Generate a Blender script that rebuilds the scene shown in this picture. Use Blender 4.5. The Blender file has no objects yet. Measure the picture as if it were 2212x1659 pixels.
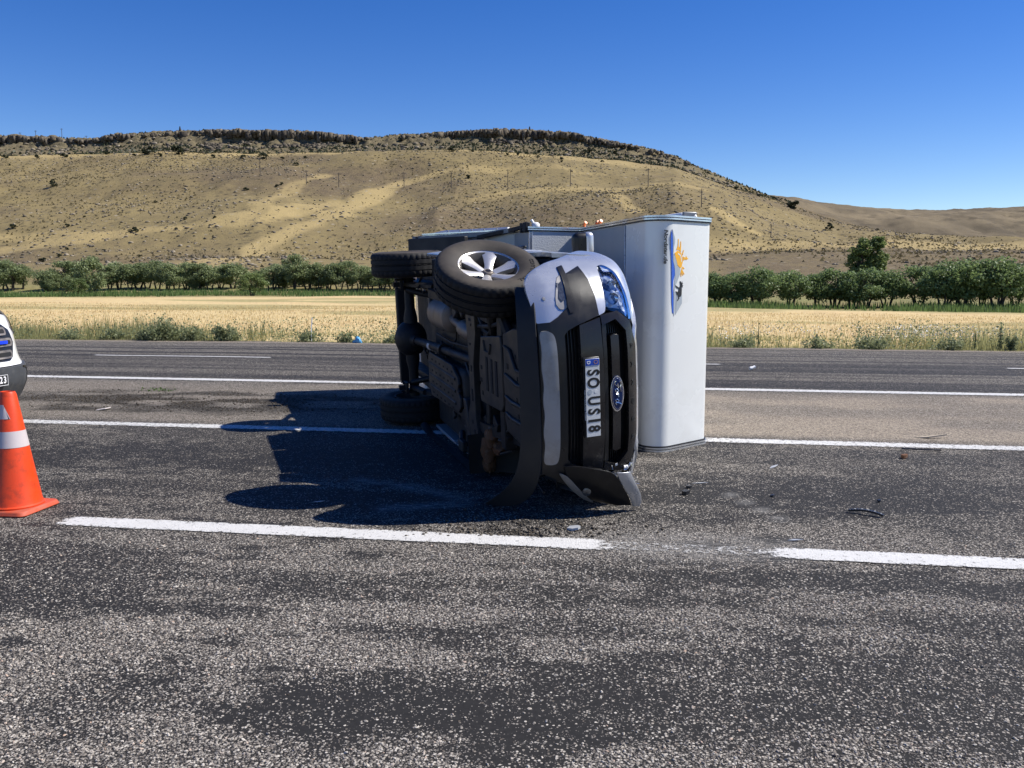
import bpy, bmesh, math, random
import numpy as np
from mathutils import Matrix, Vector
from mathutils.geometry import tessellate_polygon

R = math.radians
random.seed(7)
rng = np.random.default_rng(11)
scene = bpy.context.scene
C = scene.collection

# ------------------------------------------------------------------ camera
CAM_H, FPX, CX, CY, PITCH = 1.6, 1913.0, 1106.0, 829.5, R(6.9886)
cam_d = bpy.data.cameras.new('camera')
cam = bpy.data.objects.new('camera', cam_d); C.objects.link(cam)
cam.location = (0, 0, CAM_H)
cam.rotation_euler = (math.pi/2 - PITCH, 0, 0)
cam_d.sensor_width = 36.0
cam_d.lens = 36.0*FPX/2212.0
cam_d.clip_start, cam_d.clip_end = 0.05, 6000
scene.camera = cam

# ------------------------------------------------------------------ sky, sun, exposure
SUN_EL, SUN_DIR = R(48.0), (0.99, 0.13)
world = bpy.data.worlds.new('World'); scene.world = world
world.use_nodes = True
wn = world.node_tree.nodes; wl_ = world.node_tree.links
wn.clear()
sky = wn.new('ShaderNodeTexSky'); sky.sky_type = 'NISHITA'
sky.sun_disc = False
sky.sun_elevation = SUN_EL
sky.sun_rotation = math.atan2(SUN_DIR[0], SUN_DIR[1])
sky.altitude = 1400; sky.air_density = 0.95; sky.dust_density = 0.15; sky.ozone_density = 2.0
bg = wn.new('ShaderNodeBackground'); bg.inputs['Strength'].default_value = 0.082
wo = wn.new('ShaderNodeOutputWorld')
hsv = wn.new('ShaderNodeHueSaturation'); hsv.inputs['Hue'].default_value = 0.518; hsv.inputs['Saturation'].default_value = 1.40; hsv.inputs['Value'].default_value = 1.2
wl_.new(sky.outputs[0], hsv.inputs['Color']); wl_.new(hsv.outputs[0], bg.inputs[0]); wl_.new(bg.outputs[0], wo.inputs[0])

sl = bpy.data.lights.new('sun', 'SUN'); sl.energy = 5.0; sl.angle = R(0.53); sl.color = (1.0, 0.955, 0.88)
so = bpy.data.objects.new('sun', sl); C.objects.link(so)
sd = Vector((SUN_DIR[0]*math.cos(SUN_EL), SUN_DIR[1]*math.cos(SUN_EL), math.sin(SUN_EL)))
so.rotation_euler = sd.to_track_quat('Z', 'Y').to_euler()
so.location = (40, 5, 45)

scene.view_settings.view_transform = 'Standard'
scene.view_settings.look = 'None'
scene.view_settings.exposure = 0.45
scene.view_settings.gamma = 1.0
scene.render.engine = 'CYCLES'
scene.cycles.max_bounces = 6
scene.cycles.transparent_max_bounces = 12
scene.cycles.use_denoising = True

# ------------------------------------------------------------------ helpers
def tag(o, label=None, cat=None, group=None, kind=None):
    if label: o['label'] = label
    if cat: o['category'] = cat
    if group: o['group'] = group
    if kind: o['kind'] = kind
    return o

def empty(name, mat=None, loc=None):
    o = bpy.data.objects.new(name, None); C.objects.link(o)
    o.empty_display_size = 0.3
    if mat is not None: o.matrix_world = mat
    if loc is not None: o.location = loc
    return o

def link(name, me, mat=None, parent=None, smooth=None, bevel=0.0, seg=2, bang=50):
    o = bpy.data.objects.new(name, me); C.objects.link(o)
    if mat is not None and len(me.materials) == 0: me.materials.append(mat)
    if parent is not None: o.parent = parent
    if smooth is not None:
        me.polygons.foreach_set('use_smooth', np.ones(len(me.polygons), bool))
        me.set_sharp_from_angle(angle=R(smooth))
    if bevel:
        b = o.modifiers.new('bevel', 'BEVEL'); b.width = bevel; b.segments = seg
        b.limit_method = 'ANGLE'; b.angle_limit = R(bang); b.harden_normals = False
    return o

def np_mesh(name, verts, faces):
    """verts (n,3), faces (m,k) arrays"""
    me = bpy.data.meshes.new(name)
    v = np.asarray(verts, np.float32); f = np.asarray(faces, np.int32)
    me.vertices.add(len(v)); me.vertices.foreach_set('co', v.ravel())
    k = f.shape[1]
    me.loops.add(f.size); me.loops.foreach_set('vertex_index', f.ravel())
    me.polygons.add(len(f)); me.polygons.foreach_set('loop_start', np.arange(0, f.size, k, dtype=np.int32))
    try: me.polygons.foreach_set('loop_total', np.full(len(f), k, np.int32))
    except Exception: pass
    me.update(calc_edges=True); me.validate()
    return me

def frame_from(d):
    d = Vector(d).normalized()
    u = Vector((0, 0, 1)) if abs(d.z) < 0.9 else Vector((1, 0, 0))
    a = d.cross(u).normalized(); b = a.cross(d).normalized()
    return a, b

class MB:
    """collects shapes of ONE part"""
    def __init__(s): s.v = []; s.f = []
    def add(s, verts, faces):
        o = len(s.v); s.v += [Vector(p) for p in verts]; s.f += [tuple(i+o for i in q) for q in faces]; return s
    def box(s, c, d, rot=None):
        m = Matrix.Identity(3) if rot is None else rot
        vs = [Vector(c)+m@Vector((x*d[0]/2, y*d[1]/2, z*d[2]/2)) for x in (-1, 1) for y in (-1, 1) for z in (-1, 1)]
        return s.add(vs, [(0,1,3,2),(4,6,7,5),(0,4,5,1),(2,3,7,6),(0,2,6,4),(1,5,7,3)])
    def hexa(s, p):
        return s.add(p, [(3,2,1,0),(4,5,6,7),(0,1,5,4),(1,2,6,5),(2,3,7,6),(3,0,4,7)])
    def tube(s, pts, rad, n=10, cap=True):
        pts = [Vector(p) for p in pts]; rs = rad if isinstance(rad, (list, tuple)) else [rad]*len(pts)
        base = len(s.v); a = None
        for i, p in enumerate(pts):
            d = (pts[min(i+1, len(pts)-1)]-pts[max(i-1, 0)]).normalized()
            if a is None: a, b = frame_from(d)
            else:
                a = (a-d*a.dot(d)).normalized(); b = a.cross(d).normalized()
            for k in range(n):
                t = 2*math.pi*k/n; s.v.append(p+(a*math.cos(t)+b*math.sin(t))*rs[i])
        for i in range(len(pts)-1):
            for k in range(n):
                q = base+i*n; s.f.append((q+k, q+(k+1) % n, q+n+(k+1) % n, q+n+k))
        if cap:
            s.f.append(tuple(base+k for k in range(n))[::-1]); s.f.append(tuple(base+(len(pts)-1)*n+k for k in range(n)))
        return s
    def lathe(s, prof, n=32, c=(0,0,0), axis=(0,0,1), arc=2*math.pi, close=False):
        """prof: list of (radius, along)"""
        ax = Vector(axis).normalized(); a, b = frame_from(ax); c = Vector(c); base = len(s.v); m = len(prof)
        for k in range(n):
            t = arc*k/n; e = a*math.cos(t)+b*math.sin(t)
            for r, h in prof: s.v.append(c+e*r+ax*h)
        for k in range(n):
            k2 = (k+1) % n
            for j in range(m if close else m-1):
                j2 = (j+1) % m
                s.f.append((base+k*m+j, base+k2*m+j, base+k2*m+j2, base+k*m+j2))
        return s
    def prism(s, poly, a, b, fn=None):
        """poly 2D list, extruded a..b ; fn maps (p,q,h)->xyz"""
        fn = fn or (lambda p, q, h: (p, q, h)); n = len(poly); base = len(s.v)
        s.v += [Vector(fn(p, q, a)) for p, q in poly]+[Vector(fn(p, q, b)) for p, q in poly]
        s.f.append(tuple(base+i for i in range(n))[::-1]); s.f.append(tuple(base+n+i for i in range(n)))
        for i in range(n):
            j = (i+1) % n; s.f.append((base+i, base+j, base+n+j, base+n+i))
        return s
    def ball(s, c, r, nu=14, nv=8, fn=None):
        c = Vector(c); r = (r, r, r) if not hasattr(r, '__len__') else r; base = len(s.v)
        for i in range(nv+1):
            ph = math.pi*i/nv
            for k in range(nu):
                t = 2*math.pi*k/nu; d = Vector((math.sin(ph)*math.cos(t)*r[0], math.sin(ph)*math.sin(t)*r[1], math.cos(ph)*r[2]))
                s.v.append(c+d)
        for i in range(nv):
            for k in range(nu):
                s.f.append((base+i*nu+k, base+(i+1)*nu+k, base+(i+1)*nu+(k+1) % nu, base+i*nu+(k+1) % nu))
        return s
    def mesh(s, name, xf=None):
        me = bpy.data.meshes.new(name)
        me.from_pydata([tuple(xf(p)) if xf else tuple(p) for p in s.v], [], s.f); me.validate()
        bm = bmesh.new(); bm.from_mesh(me)
        bmesh.ops.remove_doubles(bm, verts=bm.verts, dist=1e-5)
        bmesh.ops.recalc_face_normals(bm, faces=bm.faces); bm.to_mesh(me); bm.free()
        return me
    def build(s, name, mat, parent=None, smooth=35, bevel=0.0, seg=2, xf=None, bang=50):
        return link(name, s.mesh(name, xf), mat, parent, smooth, bevel, seg, bang)

def smooth_table(xs, ys, lo, hi, n=400, w=9):
    t = np.linspace(lo, hi, n); v = np.interp(t, xs, ys)
    k = np.hanning(2*w+3)[1:-1]; k /= k.sum()
    vp = np.concatenate([2*v[0]-v[w:0:-1], v, 2*v[-1]-v[-2:-w-2:-1]])
    return t, np.convolve(vp, k, 'valid')

def grid_poly(poly, step):
    """2D polygon -> finely cut faces; returns verts2d, faces, boundary edges"""
    bm = bmesh.new(); vs = [bm.verts.new((p[0], p[1], 0)) for p in poly]
    for tri in tessellate_polygon([[Vector((p[0], p[1], 0)) for p in poly]]):
        try: bm.faces.new([vs[i] for i in tri])
        except ValueError: pass
    bmesh.ops.recalc_face_normals(bm, faces=bm.faces)
    P = np.array(poly)
    for ax in (0, 1):
        k0 = math.ceil(P[:, ax].min()/step); k1 = math.floor(P[:, ax].max()/step)
        for k in range(k0, k1+1):
            no = (1, 0, 0) if ax == 0 else (0, 1, 0); co = (k*step, 0, 0) if ax == 0 else (0, k*step, 0)
            bmesh.ops.bisect_plane(bm, geom=bm.verts[:]+bm.edges[:]+bm.faces[:], plane_co=co, plane_no=no, dist=1e-6)
    bmesh.ops.remove_doubles(bm, verts=bm.verts, dist=1e-5)
    bm.normal_update(); bm.verts.index_update()
    if sum(f.normal.z*f.calc_area() for f in bm.faces) < 0: bmesh.ops.reverse_faces(bm, faces=bm.faces)
    V = [(v.co.x, v.co.y) for v in bm.verts]; F = [tuple(v.index for v in f.verts) for f in bm.faces]
    E = [(e.verts[0].index, e.verts[1].index) for e in bm.edges if len(e.link_faces) == 1]
    bm.free(); return V, F, E

def chaikin(poly, it=2, f=.22):
    for _ in range(it):
        out = []
        for i in range(len(poly)):
            a = poly[i]; b = poly[(i+1) % len(poly)]
            out += [(a[0]+(b[0]-a[0])*f, a[1]+(b[1]-a[1])*f), (a[0]+(b[0]-a[0])*(1-f), a[1]+(b[1]-a[1])*(1-f))]
        poly = out
    return poly
def surf_panel(name, poly, fn, thick, mat, parent, step=0.06, bevel=0.006, xf=None, smooth=40, seg=2):
    """fn(a,b,depth)->xyz ; sheet follows the surface, has thickness"""
    V, F, E = grid_poly(poly, step); n = len(V)
    vs = [fn(a, b, 0.0) for a, b in V]+[fn(a, b, thick) for a, b in V]
    fs = list(F)+[tuple(i+n for i in f[::-1]) for f in F]+[(a, b, b+n, a+n) for a, b in E]
    m = MB(); m.v = [Vector(p) for p in vs]; m.f = fs
    return m.build(name, mat, parent, smooth, bevel, seg, xf)

def text_mesh(name, body, size=1.0, shear=0.0, offset=0.0, extrude=0.0, sx=1.0, spacing=1.0):
    cu = bpy.data.curves.new(name, 'FONT'); cu.body = body; cu.size = size; cu.shear = shear
    cu.offset = offset; cu.extrude = extrude; cu.align_x = 'CENTER'; cu.align_y = 'CENTER'; cu.space_character = spacing
    cu.resolution_u = 4
    o = bpy.data.objects.new(name, cu); C.objects.link(o)
    dg = bpy.context.evaluated_depsgraph_get(); dg.update()
    me = bpy.data.meshes.new_from_object(o.evaluated_get(dg)); bpy.data.objects.remove(o); bpy.data.curves.remove(cu)
    for v in me.vertices: v.co.x *= sx
    return me

def place_text(name, me, mat, parent, origin, xdir, ydir):
    o = link(name, me, None, None); me.materials.clear(); me.materials.append(mat)
    x = Vector(xdir).normalized(); y = Vector(ydir).normalized(); z = x.cross(y)
    M = Matrix((x, y, z)).transposed().to_4x4(); M.translation = Vector(origin)
    o.parent = parent; o.matrix_local = M
    return o

# value noise for layouts and ground layers
_NT = np.random.default_rng(5).random((256, 256))
def vnoise(x, y):
    xi = np.floor(x).astype(int); yi = np.floor(y).astype(int); fx = x-xi; fy = y-yi
    fx = fx*fx*(3-2*fx); fy = fy*fy*(3-2*fy)
    g = lambda a, b: _NT[a % 256, b % 256]
    return (g(xi, yi)*(1-fx)+g(xi+1, yi)*fx)*(1-fy)+(g(xi, yi+1)*(1-fx)+g(xi+1, yi+1)*fx)*fy
def fbm(x, y, o=4, gain=0.5):
    s = 0; a = 1; t = 0
    for i in range(o): s = s+a*vnoise(x+17.3*i, y+9.1*i); t += a; a *= gain; x = x*2.03; y = y*2.03
    return s/t
def sstep(a, b, x):
    t = np.clip((x-a)/(b-a), 0, 1); return t*t*(3-2*t)

# ------------------------------------------------------------------ materials
class NT:
    def __init__(s, name):
        s.m = bpy.data.materials.new(name); s.m.use_nodes = True; s.t = s.m.node_tree; s.t.nodes.clear()
        s.out = s.n('ShaderNodeOutputMaterial')
    def n(s, typ, **kw):
        nd = s.t.nodes.new(typ)
        for k, v in kw.items(): setattr(nd, k, v)
        return nd
    def set(s, sock, v):
        if isinstance(v, bpy.types.NodeSocket): s.t.links.new(v, sock)
        elif v is not None:
            if sock.type == 'RGBA' and hasattr(v, '__len__') and len(v) == 3: v = (*v, 1)
            sock.default_value = v
    def noise(s, vec, scale, detail=3, rough=0.5, dist=0.0):
        nd = s.n('ShaderNodeTexNoise'); s.set(nd.inputs['Vector'], vec); nd.inputs['Scale'].default_value = scale
        nd.inputs['Detail'].default_value = detail; nd.inputs['Roughness'].default_value = rough; nd.inputs['Distortion'].default_value = dist
        return nd.outputs[0]
    def vor(s, vec, scale, feature='F1', rnd=1.0):
        nd = s.n('ShaderNodeTexVoronoi', feature=feature); s.set(nd.inputs['Vector'], vec); nd.inputs['Scale'].default_value = scale
        nd.inputs['Randomness'].default_value = rnd
        return nd
    def ramp(s, fac, stops, interp='LINEAR'):
        nd = s.n('ShaderNodeValToRGB'); s.set(nd.inputs[0], fac); cr = nd.color_ramp; cr.interpolation = interp
        while len(cr.elements) < len(stops): cr.elements.new(0.5)
        for e, (p, c) in zip(cr.elements, stops):
            e.position = p; e.color = (*c, 1) if hasattr(c, '__len__') else (c, c, c, 1)
        return nd.outputs[0]
    def mr(s, v, a, b, c=0.0, d=1.0, smooth=False):
        nd = s.n('ShaderNodeMapRange', interpolation_type='SMOOTHSTEP' if smooth else 'LINEAR')
        s.set(nd.inputs[0], v)
        for i, q in enumerate((a, b, c, d)): s.set(nd.inputs[i+1], q)
        return nd.outputs[0]
    def math(s, op, a, b=None, clamp=False):
        nd = s.n('ShaderNodeMath', operation=op, use_clamp=clamp); s.set(nd.inputs[0], a)
        if b is not None: s.set(nd.inputs[1], b)
        return nd.outputs[0]
    def mix(s, f, a, b, mode='MIX'):
        nd = s.n('ShaderNodeMix', data_type='RGBA', blend_type=mode); s.set(nd.inputs[0], f); s.set(nd.inputs[6], a); s.set(nd.inputs[7], b)
        return nd.outputs[2]
    def mapv(s, vec, scale=(1,1,1), rot=(0,0,0), loc=(0,0,0)):
        nd = s.n('ShaderNodeMapping'); s.set(nd.inputs[0], vec); nd.inputs['Scale'].default_value = scale
        nd.inputs['Rotation'].default_value = rot; nd.inputs['Location'].default_value = loc; return nd.outputs[0]
    def obj(s): return s.n('ShaderNodeTexCoord').outputs['Object']
    def attr(s, name, out='Fac'): return s.n('ShaderNodeAttribute', attribute_name=name).outputs[out]
    def rnd(s): return s.n('ShaderNodeObjectInfo').outputs['Random']
    def bump(s, h, strength=0.3, dist=0.01, normal=None):
        nd = s.n('ShaderNodeBump'); s.set(nd.inputs['Height'], h); nd.inputs['Strength'].default_value = strength; nd.inputs['Distance'].default_value = dist
        if normal is not None: s.set(nd.inputs['Normal'], normal)
        return nd.outputs[0]
    def bsdf(s, color, rough=0.6, metal=0.0, normal=None, spec=0.5, coat=0.0, coat_r=0.05, trans=0.0, emit=None, es=0.0, sheen=0.0):
        b = s.n('ShaderNodeBsdfPrincipled'); I = b.inputs
        s.set(I['Base Color'], color); s.set(I['Roughness'], rough); s.set(I['Metallic'], metal)
        I['Specular IOR Level'].default_value = spec; I['Coat Weight'].default_value = coat; I['Coat Roughness'].default_value = coat_r
        I['Transmission Weight'].default_value = trans
        if normal is not None: s.set(I['Normal'], normal)
        return b.outputs[0]
    def done(s, sh): s.t.links.new(sh, s.out.inputs[0]); return s.m

def plain(name, col, rough=0.6, metal=0.0, var=0.15, vscale=6.0, spec=0.5, coat=0.0, bump=0.0, bscale=60, dirt=None, dirt_amt=0.0, dscale=4.0, rvar=0.1, bdist=0.002):
    t = NT(name); o = t.obj()
    n = t.noise(o, vscale, 4, 0.6)
    c = t.mix(n, tuple(v*(1-var) for v in col), tuple(min(1, v*(1+var)) for v in col))
    if dirt:
        d = t.mr(t.noise(o, dscale, 6, 0.65), 0.62-0.3*dirt_amt, 0.75-0.1*dirt_amt)
        c = t.mix(t.math('MULTIPLY', d, min(1, dirt_amt*1.2)), c, dirt)
    r = t.mr(n, 0.3, 0.7, max(0.02, rough-rvar), min(1, rough+rvar))
    nm = t.bump(t.noise(o, bscale, 3, 0.6), bump, bdist) if bump else None
    return t.done(t.bsdf(c, r, metal, nm, spec, coat))

M = {}
M['silver'] = plain('silver_paint', (0.60, 0.615, 0.64), 0.30, 0.62, 0.03, 3, coat=0.5, dirt=(0.30, 0.28, 0.26), dirt_amt=0.08, dscale=9)
M['black_plastic'] = plain('black_plastic', (0.014, 0.0135, 0.0135), 0.36, 0, 0.3, 5, bump=0.12, bscale=350, dirt=(0.07, 0.065, 0.06), dirt_amt=0.15, dscale=14, spec=0.4)
M['valance'] = plain('rough_black_plastic', (0.010, 0.0105, 0.012), 0.65, 0, 0.3, 5, bump=0.2, bscale=200, dirt=(0.03, 0.027, 0.025), dirt_amt=0.25, dscale=8)
M['hole'] = plain('black_mesh', (0.008, 0.008, 0.009), 0.8)
M['grille_bar'] = plain('dark_grey_satin', (0.024, 0.022, 0.022), 0.26, 0.3, 0.2, 6, dirt=(0.12, 0.10, 0.085), dirt_amt=0.15, dscale=18)
M['skid_silver'] = plain('silver_grey_plastic', (0.34, 0.33, 0.32), 0.45, 0.25, 0.12, 5, dirt=(0.18, 0.16, 0.13), dirt_amt=0.4, dscale=6)
M['under'] = plain('underbody_steel', (0.012, 0.012, 0.014), 0.6, 0.3, 0.35, 7, dirt=(0.04, 0.033, 0.026), dirt_amt=0.4, dscale=5, bump=0.2, bscale=40)
M['skidplate'] = plain('pressed_steel', (0.026, 0.026, 0.028), 0.55, 0.3, 0.25, 5, dirt=(0.055, 0.045, 0.034), dirt_amt=0.5, dscale=4)
M['exhaust'] = plain('aluminised_steel', (0.24, 0.20, 0.165), 0.5, 0.6, 0.25, 8, dirt=(0.20, 0.13, 0.08), dirt_amt=0.45, dscale=7)
M['rust'] = plain('rusty_iron', (0.16, 0.075, 0.035), 0.8, 0.2, 0.5, 18, bump=0.5, bscale=60, dirt=(0.30, 0.26, 0.22), dirt_amt=0.3, dscale=25)
M['alloy'] = plain('alloy', (0.72, 0.70, 0.67), 0.32, 0.65, 0.06, 4, dirt=(0.30, 0.23, 0.16), dirt_amt=0.35, dscale=9)
M['alloy_in'] = plain('alloy_inner', (0.30, 0.27, 0.24), 0.5, 0.5, 0.3, 6, dirt=(0.10, 0.07, 0.05), dirt_amt=0.6, dscale=8)
M['barrel'] = plain('wheel_barrel', (0.10, 0.09, 0.08), 0.55, 0.4, 0.3, 6, dirt=(0.05, 0.04, 0.03), dirt_amt=0.5, dscale=8)
M['chrome'] = plain('chrome', (0.85, 0.87, 0.90), 0.08, 1.0, 0.02, 3, rvar=0.03)
M['alu'] = plain('aluminium_sheet', (0.55, 0.56, 0.57), 0.38, 0.7, 0.06, 5, dirt=(0.3, 0.28, 0.25), dirt_amt=0.2)
M['grey_steel'] = plain('grey_painted_steel', (0.20, 0.21, 0.22), 0.5, 0.4, 0.12, 5)
M['camper'] = plain('camper_gelcoat', (0.745, 0.755, 0.725), 0.26, 0, 0.03, 2, coat=0.25, dirt=(0.56, 0.54, 0.48), dirt_amt=0.26, dscale=2.2, rvar=0.06)
M['grey_panel'] = plain('grey_sheet', (0.33, 0.345, 0.355), 0.38, 0.15, 0.05, 3, dirt=(0.25, 0.24, 0.22), dirt_amt=0.2)
M['trim'] = plain('alu_trim', (0.72, 0.73, 0.74), 0.25, 0.8, 0.05, 5)
M['seal'] = plain('black_rubber_seal', (0.015, 0.015, 0.018), 0.4, 0)
M['white_plastic'] = plain('white_plastic', (0.78, 0.78, 0.77), 0.4)
M['orange_plastic'] = plain('orange_plastic', (0.85, 0.20, 0.03), 0.4)
M['plate_white'] = plain('plate_white', (0.62, 0.63, 0.62), 0.35, 0, 0.04, 8, dirt=(0.35, 0.32, 0.28), dirt_amt=0.15, dscale=20)
M['plate_blue'] = plain('plate_blue', (0.012, 0.07, 0.42), 0.35)
M['badge_blue'] = plain('badge_blue', (0.008, 0.025, 0.10), 0.15, 0.3)
M['black_paint'] = plain('black_print', (0.012, 0.012, 0.013), 0.4)
M['logo_blue'] = plain('print_blue', (0.02, 0.10, 0.52), 0.35)
M['logo_grey'] = plain('print_grey', (0.36, 0.40, 0.43), 0.35)
M['logo_yellow'] = plain('print_yellow', (0.85, 0.42, 0.02), 0.35)
M['white_print'] = plain('white_print', (0.8, 0.8, 0.8), 0.4)
M['van_white'] = plain('van_white_paint', (0.80, 0.80, 0.79), 0.25, 0, 0.02, 2, coat=0.7)
M['van_bumper'] = plain('grey_bumper_plastic', (0.055, 0.058, 0.062), 0.5, 0, 0.15, 5, bump=0.1, bscale=300, dirt=(0.2, 0.19, 0.17), dirt_amt=0.25, dscale=12)
M['glass_dark'] = plain('tinted_glass', (0.012, 0.015, 0.018), 0.05, 0, 0.1, spec=0.8, rvar=0.01)
M['blue_lamp'] = plain('blue_lamp_lens', (0.01, 0.04, 0.75), 0.15)
M['cone'] = plain('cone_orange', (0.72, 0.060, 0.010), 0.42, 0, 0.08, 6, dirt=(0.12, 0.03, 0.015), dirt_amt=0.42, dscale=15, bump=0.08, bscale=40)
M['cone_base'] = plain('cone_base_orange', (0.50, 0.075, 0.03), 0.6, 0, 0.15, 6, dirt=(0.30, 0.14, 0.10), dirt_amt=0.55, dscale=9, bump=0.2, bscale=50)
M['reflect'] = plain('reflective_band', (0.56, 0.50, 0.50), 0.4, 0, 0.08, 8, dirt=(0.65, 0.12, 0.03), dirt_amt=0.12, dscale=16)
M['bag_blue'] = plain('blue_plastic_bag', (0.10, 0.36, 0.62), 0.35)
M['debris_grey'] = plain('grey_shard', (0.42, 0.43, 0.44), 0.35)
M['paper'] = plain('dirty_paper', (0.62, 0.56, 0.52), 0.8, 0, 0.2, 12)
M['wood_strip'] = plain('beige_strip', (0.45, 0.38, 0.28), 0.7)
M['pole_wood'] = plain('weathered_pole', (0.10, 0.085, 0.07), 0.85, 0, 0.3, 2)
M['rock'] = None
M['fog_glass'] = plain('fog_lamp_glass', (0.16, 0.17, 0.18), 0.12, 0.7, 0.7, 60, bump=0.6, bscale=70, bdist=0.004)

def mat_tyre():
    t = NT('tyre_rubber'); o = t.obj()
    n = t.noise(o, 9, 4, 0.6); d = t.mr(t.noise(o, 4, 5, 0.6), 0.42, 0.72)
    side = t.attr('sidewall')
    c = t.mix(n, (0.008, 0.008, 0.009), (0.016, 0.0155, 0.0155))
    c = t.mix(t.math('MULTIPLY', t.math('ADD', t.math('MULTIPLY', d, .55), .35), side), c, (0.095, 0.078, 0.060))
    return t.done(t.bsdf(c, 0.72, 0, t.bump(t.noise(o, 90, 2), 0.15, 0.002), 0.35))
M['tyre'] = mat_tyre()

def mat_lens():
    t = NT('clear_lens')
    tr = t.n('ShaderNodeBsdfTransparent'); tr.inputs[0].default_value = (0.93, 0.96, 1.0, 1)
    gl = t.n('ShaderNodeBsdfGlossy'); gl.inputs[0].default_value = (1, 1, 1, 1); gl.inputs['Roughness'].default_value = 0.03
    fr = t.n('ShaderNodeFresnel'); fr.inputs[0].default_value = 1.3
    mx = t.n('ShaderNodeMixShader'); t.set(mx.inputs[0], t.math('ADD', fr.outputs[0], 0.03))
    t.t.links.new(tr.outputs[0], mx.inputs[1]); t.t.links.new(gl.outputs[0], mx.inputs[2])
    return t.done(mx.outputs[0])
M['lens'] = mat_lens()

def mat_reflector():
    t = NT('faceted_reflector'); o = t.obj()
    v = t.vor(o, 24, 'F1'); b = t.bump(v.outputs['Distance'], 0.9, 0.03)
    c = t.ramp(v.outputs['Color'], [(0.2, (0.06, 0.07, 0.09)), (0.45, (0.6, 0.64, 0.70)), (0.75, (0.95, 0.95, 0.96))])
    return t.done(t.bsdf(c, 0.2, 0.25, b))
M['reflector'] = mat_reflector()

def mat_hammer():
    t = NT('stucco_aluminium'); o = t.obj()
    v = t.vor(o, 130, 'SMOOTH_F1')
    return t.done(t.bsdf((0.50, 0.52, 0.53), 0.5, 0.1, t.bump(v.outputs['Distance'], 0.45, 0.008), 0.4, 0.0))
M['hammer'] = mat_hammer()

def mat_leaf(name, dark, light, trans=0.35):
    t = NT(name); o = t.obj(); g = t.n('ShaderNodeNewGeometry')
    n = t.noise(o, 1.3, 2, 0.5); a = t.attr('tone')
    f = t.math('ADD', t.math('MULTIPLY', a, 0.65), t.math('MULTIPLY', n, 0.35))
    f = t.math('ADD', f, t.math('MULTIPLY', t.math('SUBTRACT', t.rnd(), 0.5), 0.25), True)
    c = t.mix(f, dark, light)
    d = t.bsdf(c, 0.55, 0, None, 0.35)
    tl = t.n('ShaderNodeBsdfTranslucent'); t.set(tl.inputs[0], t.mix(0.5, c, tuple(v*1.2 for v in light)))
    mx = t.n('ShaderNodeMixShader'); mx.inputs[0].default_value = trans
    t.t.links.new(d, mx.inputs[1]); t.t.links.new(tl.outputs[0], mx.inputs[2])
    return t.done(mx.outputs[0])
M['leaf_row'] = mat_leaf('olive_leaves', (0.095, 0.13, 0.050), (0.31, 0.36, 0.165))
M['leaf_right'] = mat_leaf('willow_leaves', (0.072, 0.115, 0.038), (0.25, 0.33, 0.13))
M['leaf_bright'] = mat_leaf('bright_leaves', (0.075, 0.115, 0.035), (0.24, 0.30, 0.105))
M['leaf_shrub'] = mat_leaf('shrub_leaves', (0.018, 0.024, 0.010), (0.055, 0.065, 0.028), 0.2)
M['leaf_weed'] = mat_leaf('weed_leaves', (0.12, 0.15, 0.065), (0.33, 0.35, 0.18))
M['grass_green'] = mat_leaf('verge_grass', (0.14, 0.175, 0.060), (0.42, 0.39, 0.18), 0.5)
M['grass_lush'] = mat_leaf('lush_grass', (0.060, 0.120, 0.028), (0.16, 0.23, 0.07), 0.4)
M['grass_gold'] = mat_leaf('dry_grass', (0.50, 0.365, 0.16), (0.74, 0.59, 0.30), 0.4)
M['scrub_dry'] = mat_leaf('dry_scrub', (0.075, 0.062, 0.030), (0.23, 0.185, 0.09), 0.3)
M['flower'] = plain('white_flowers', (0.72, 0.72, 0.66), 0.7)
M['bark'] = plain('bark', (0.050, 0.040, 0.032), 0.9, 0, 0.4, 5, bump=0.4, bscale=20)

# ------------------------------------------------------------------ geometry of the place (road frame)
ROAD_A = R(-8.7)
rd = np.array([math.cos(ROAD_A), math.sin(ROAD_A)]); rn = np.array([-rd[1], rd[0]])
def uv2w(u, v, z=0.0): return (u*rd[0]+v*rn[0], u*rd[1]+v*rn[1], z)
def ray(px, py):
    a = (px-CX)/FPX; b = -(py-CY)/FPX
    return np.array([a, math.cos(PITCH)+b*math.sin(PITCH), -math.sin(PITCH)+b*math.cos(PITCH)])
def ground(px, py, z=0.0):
    r = ray(px, py); t = (z-CAM_H)/r[2]; return (r[0]*t, r[1]*t, z)
def ground_uv(px, py):
    p = ground(px, py); return p[0]*rd[0]+p[1]*rd[1], p[0]*rn[0]+p[1]*rn[1]
V_C, V_B, V_A, V_D, V_E = 5.15, 8.72, 12.72, 16.35, 19.85

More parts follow.
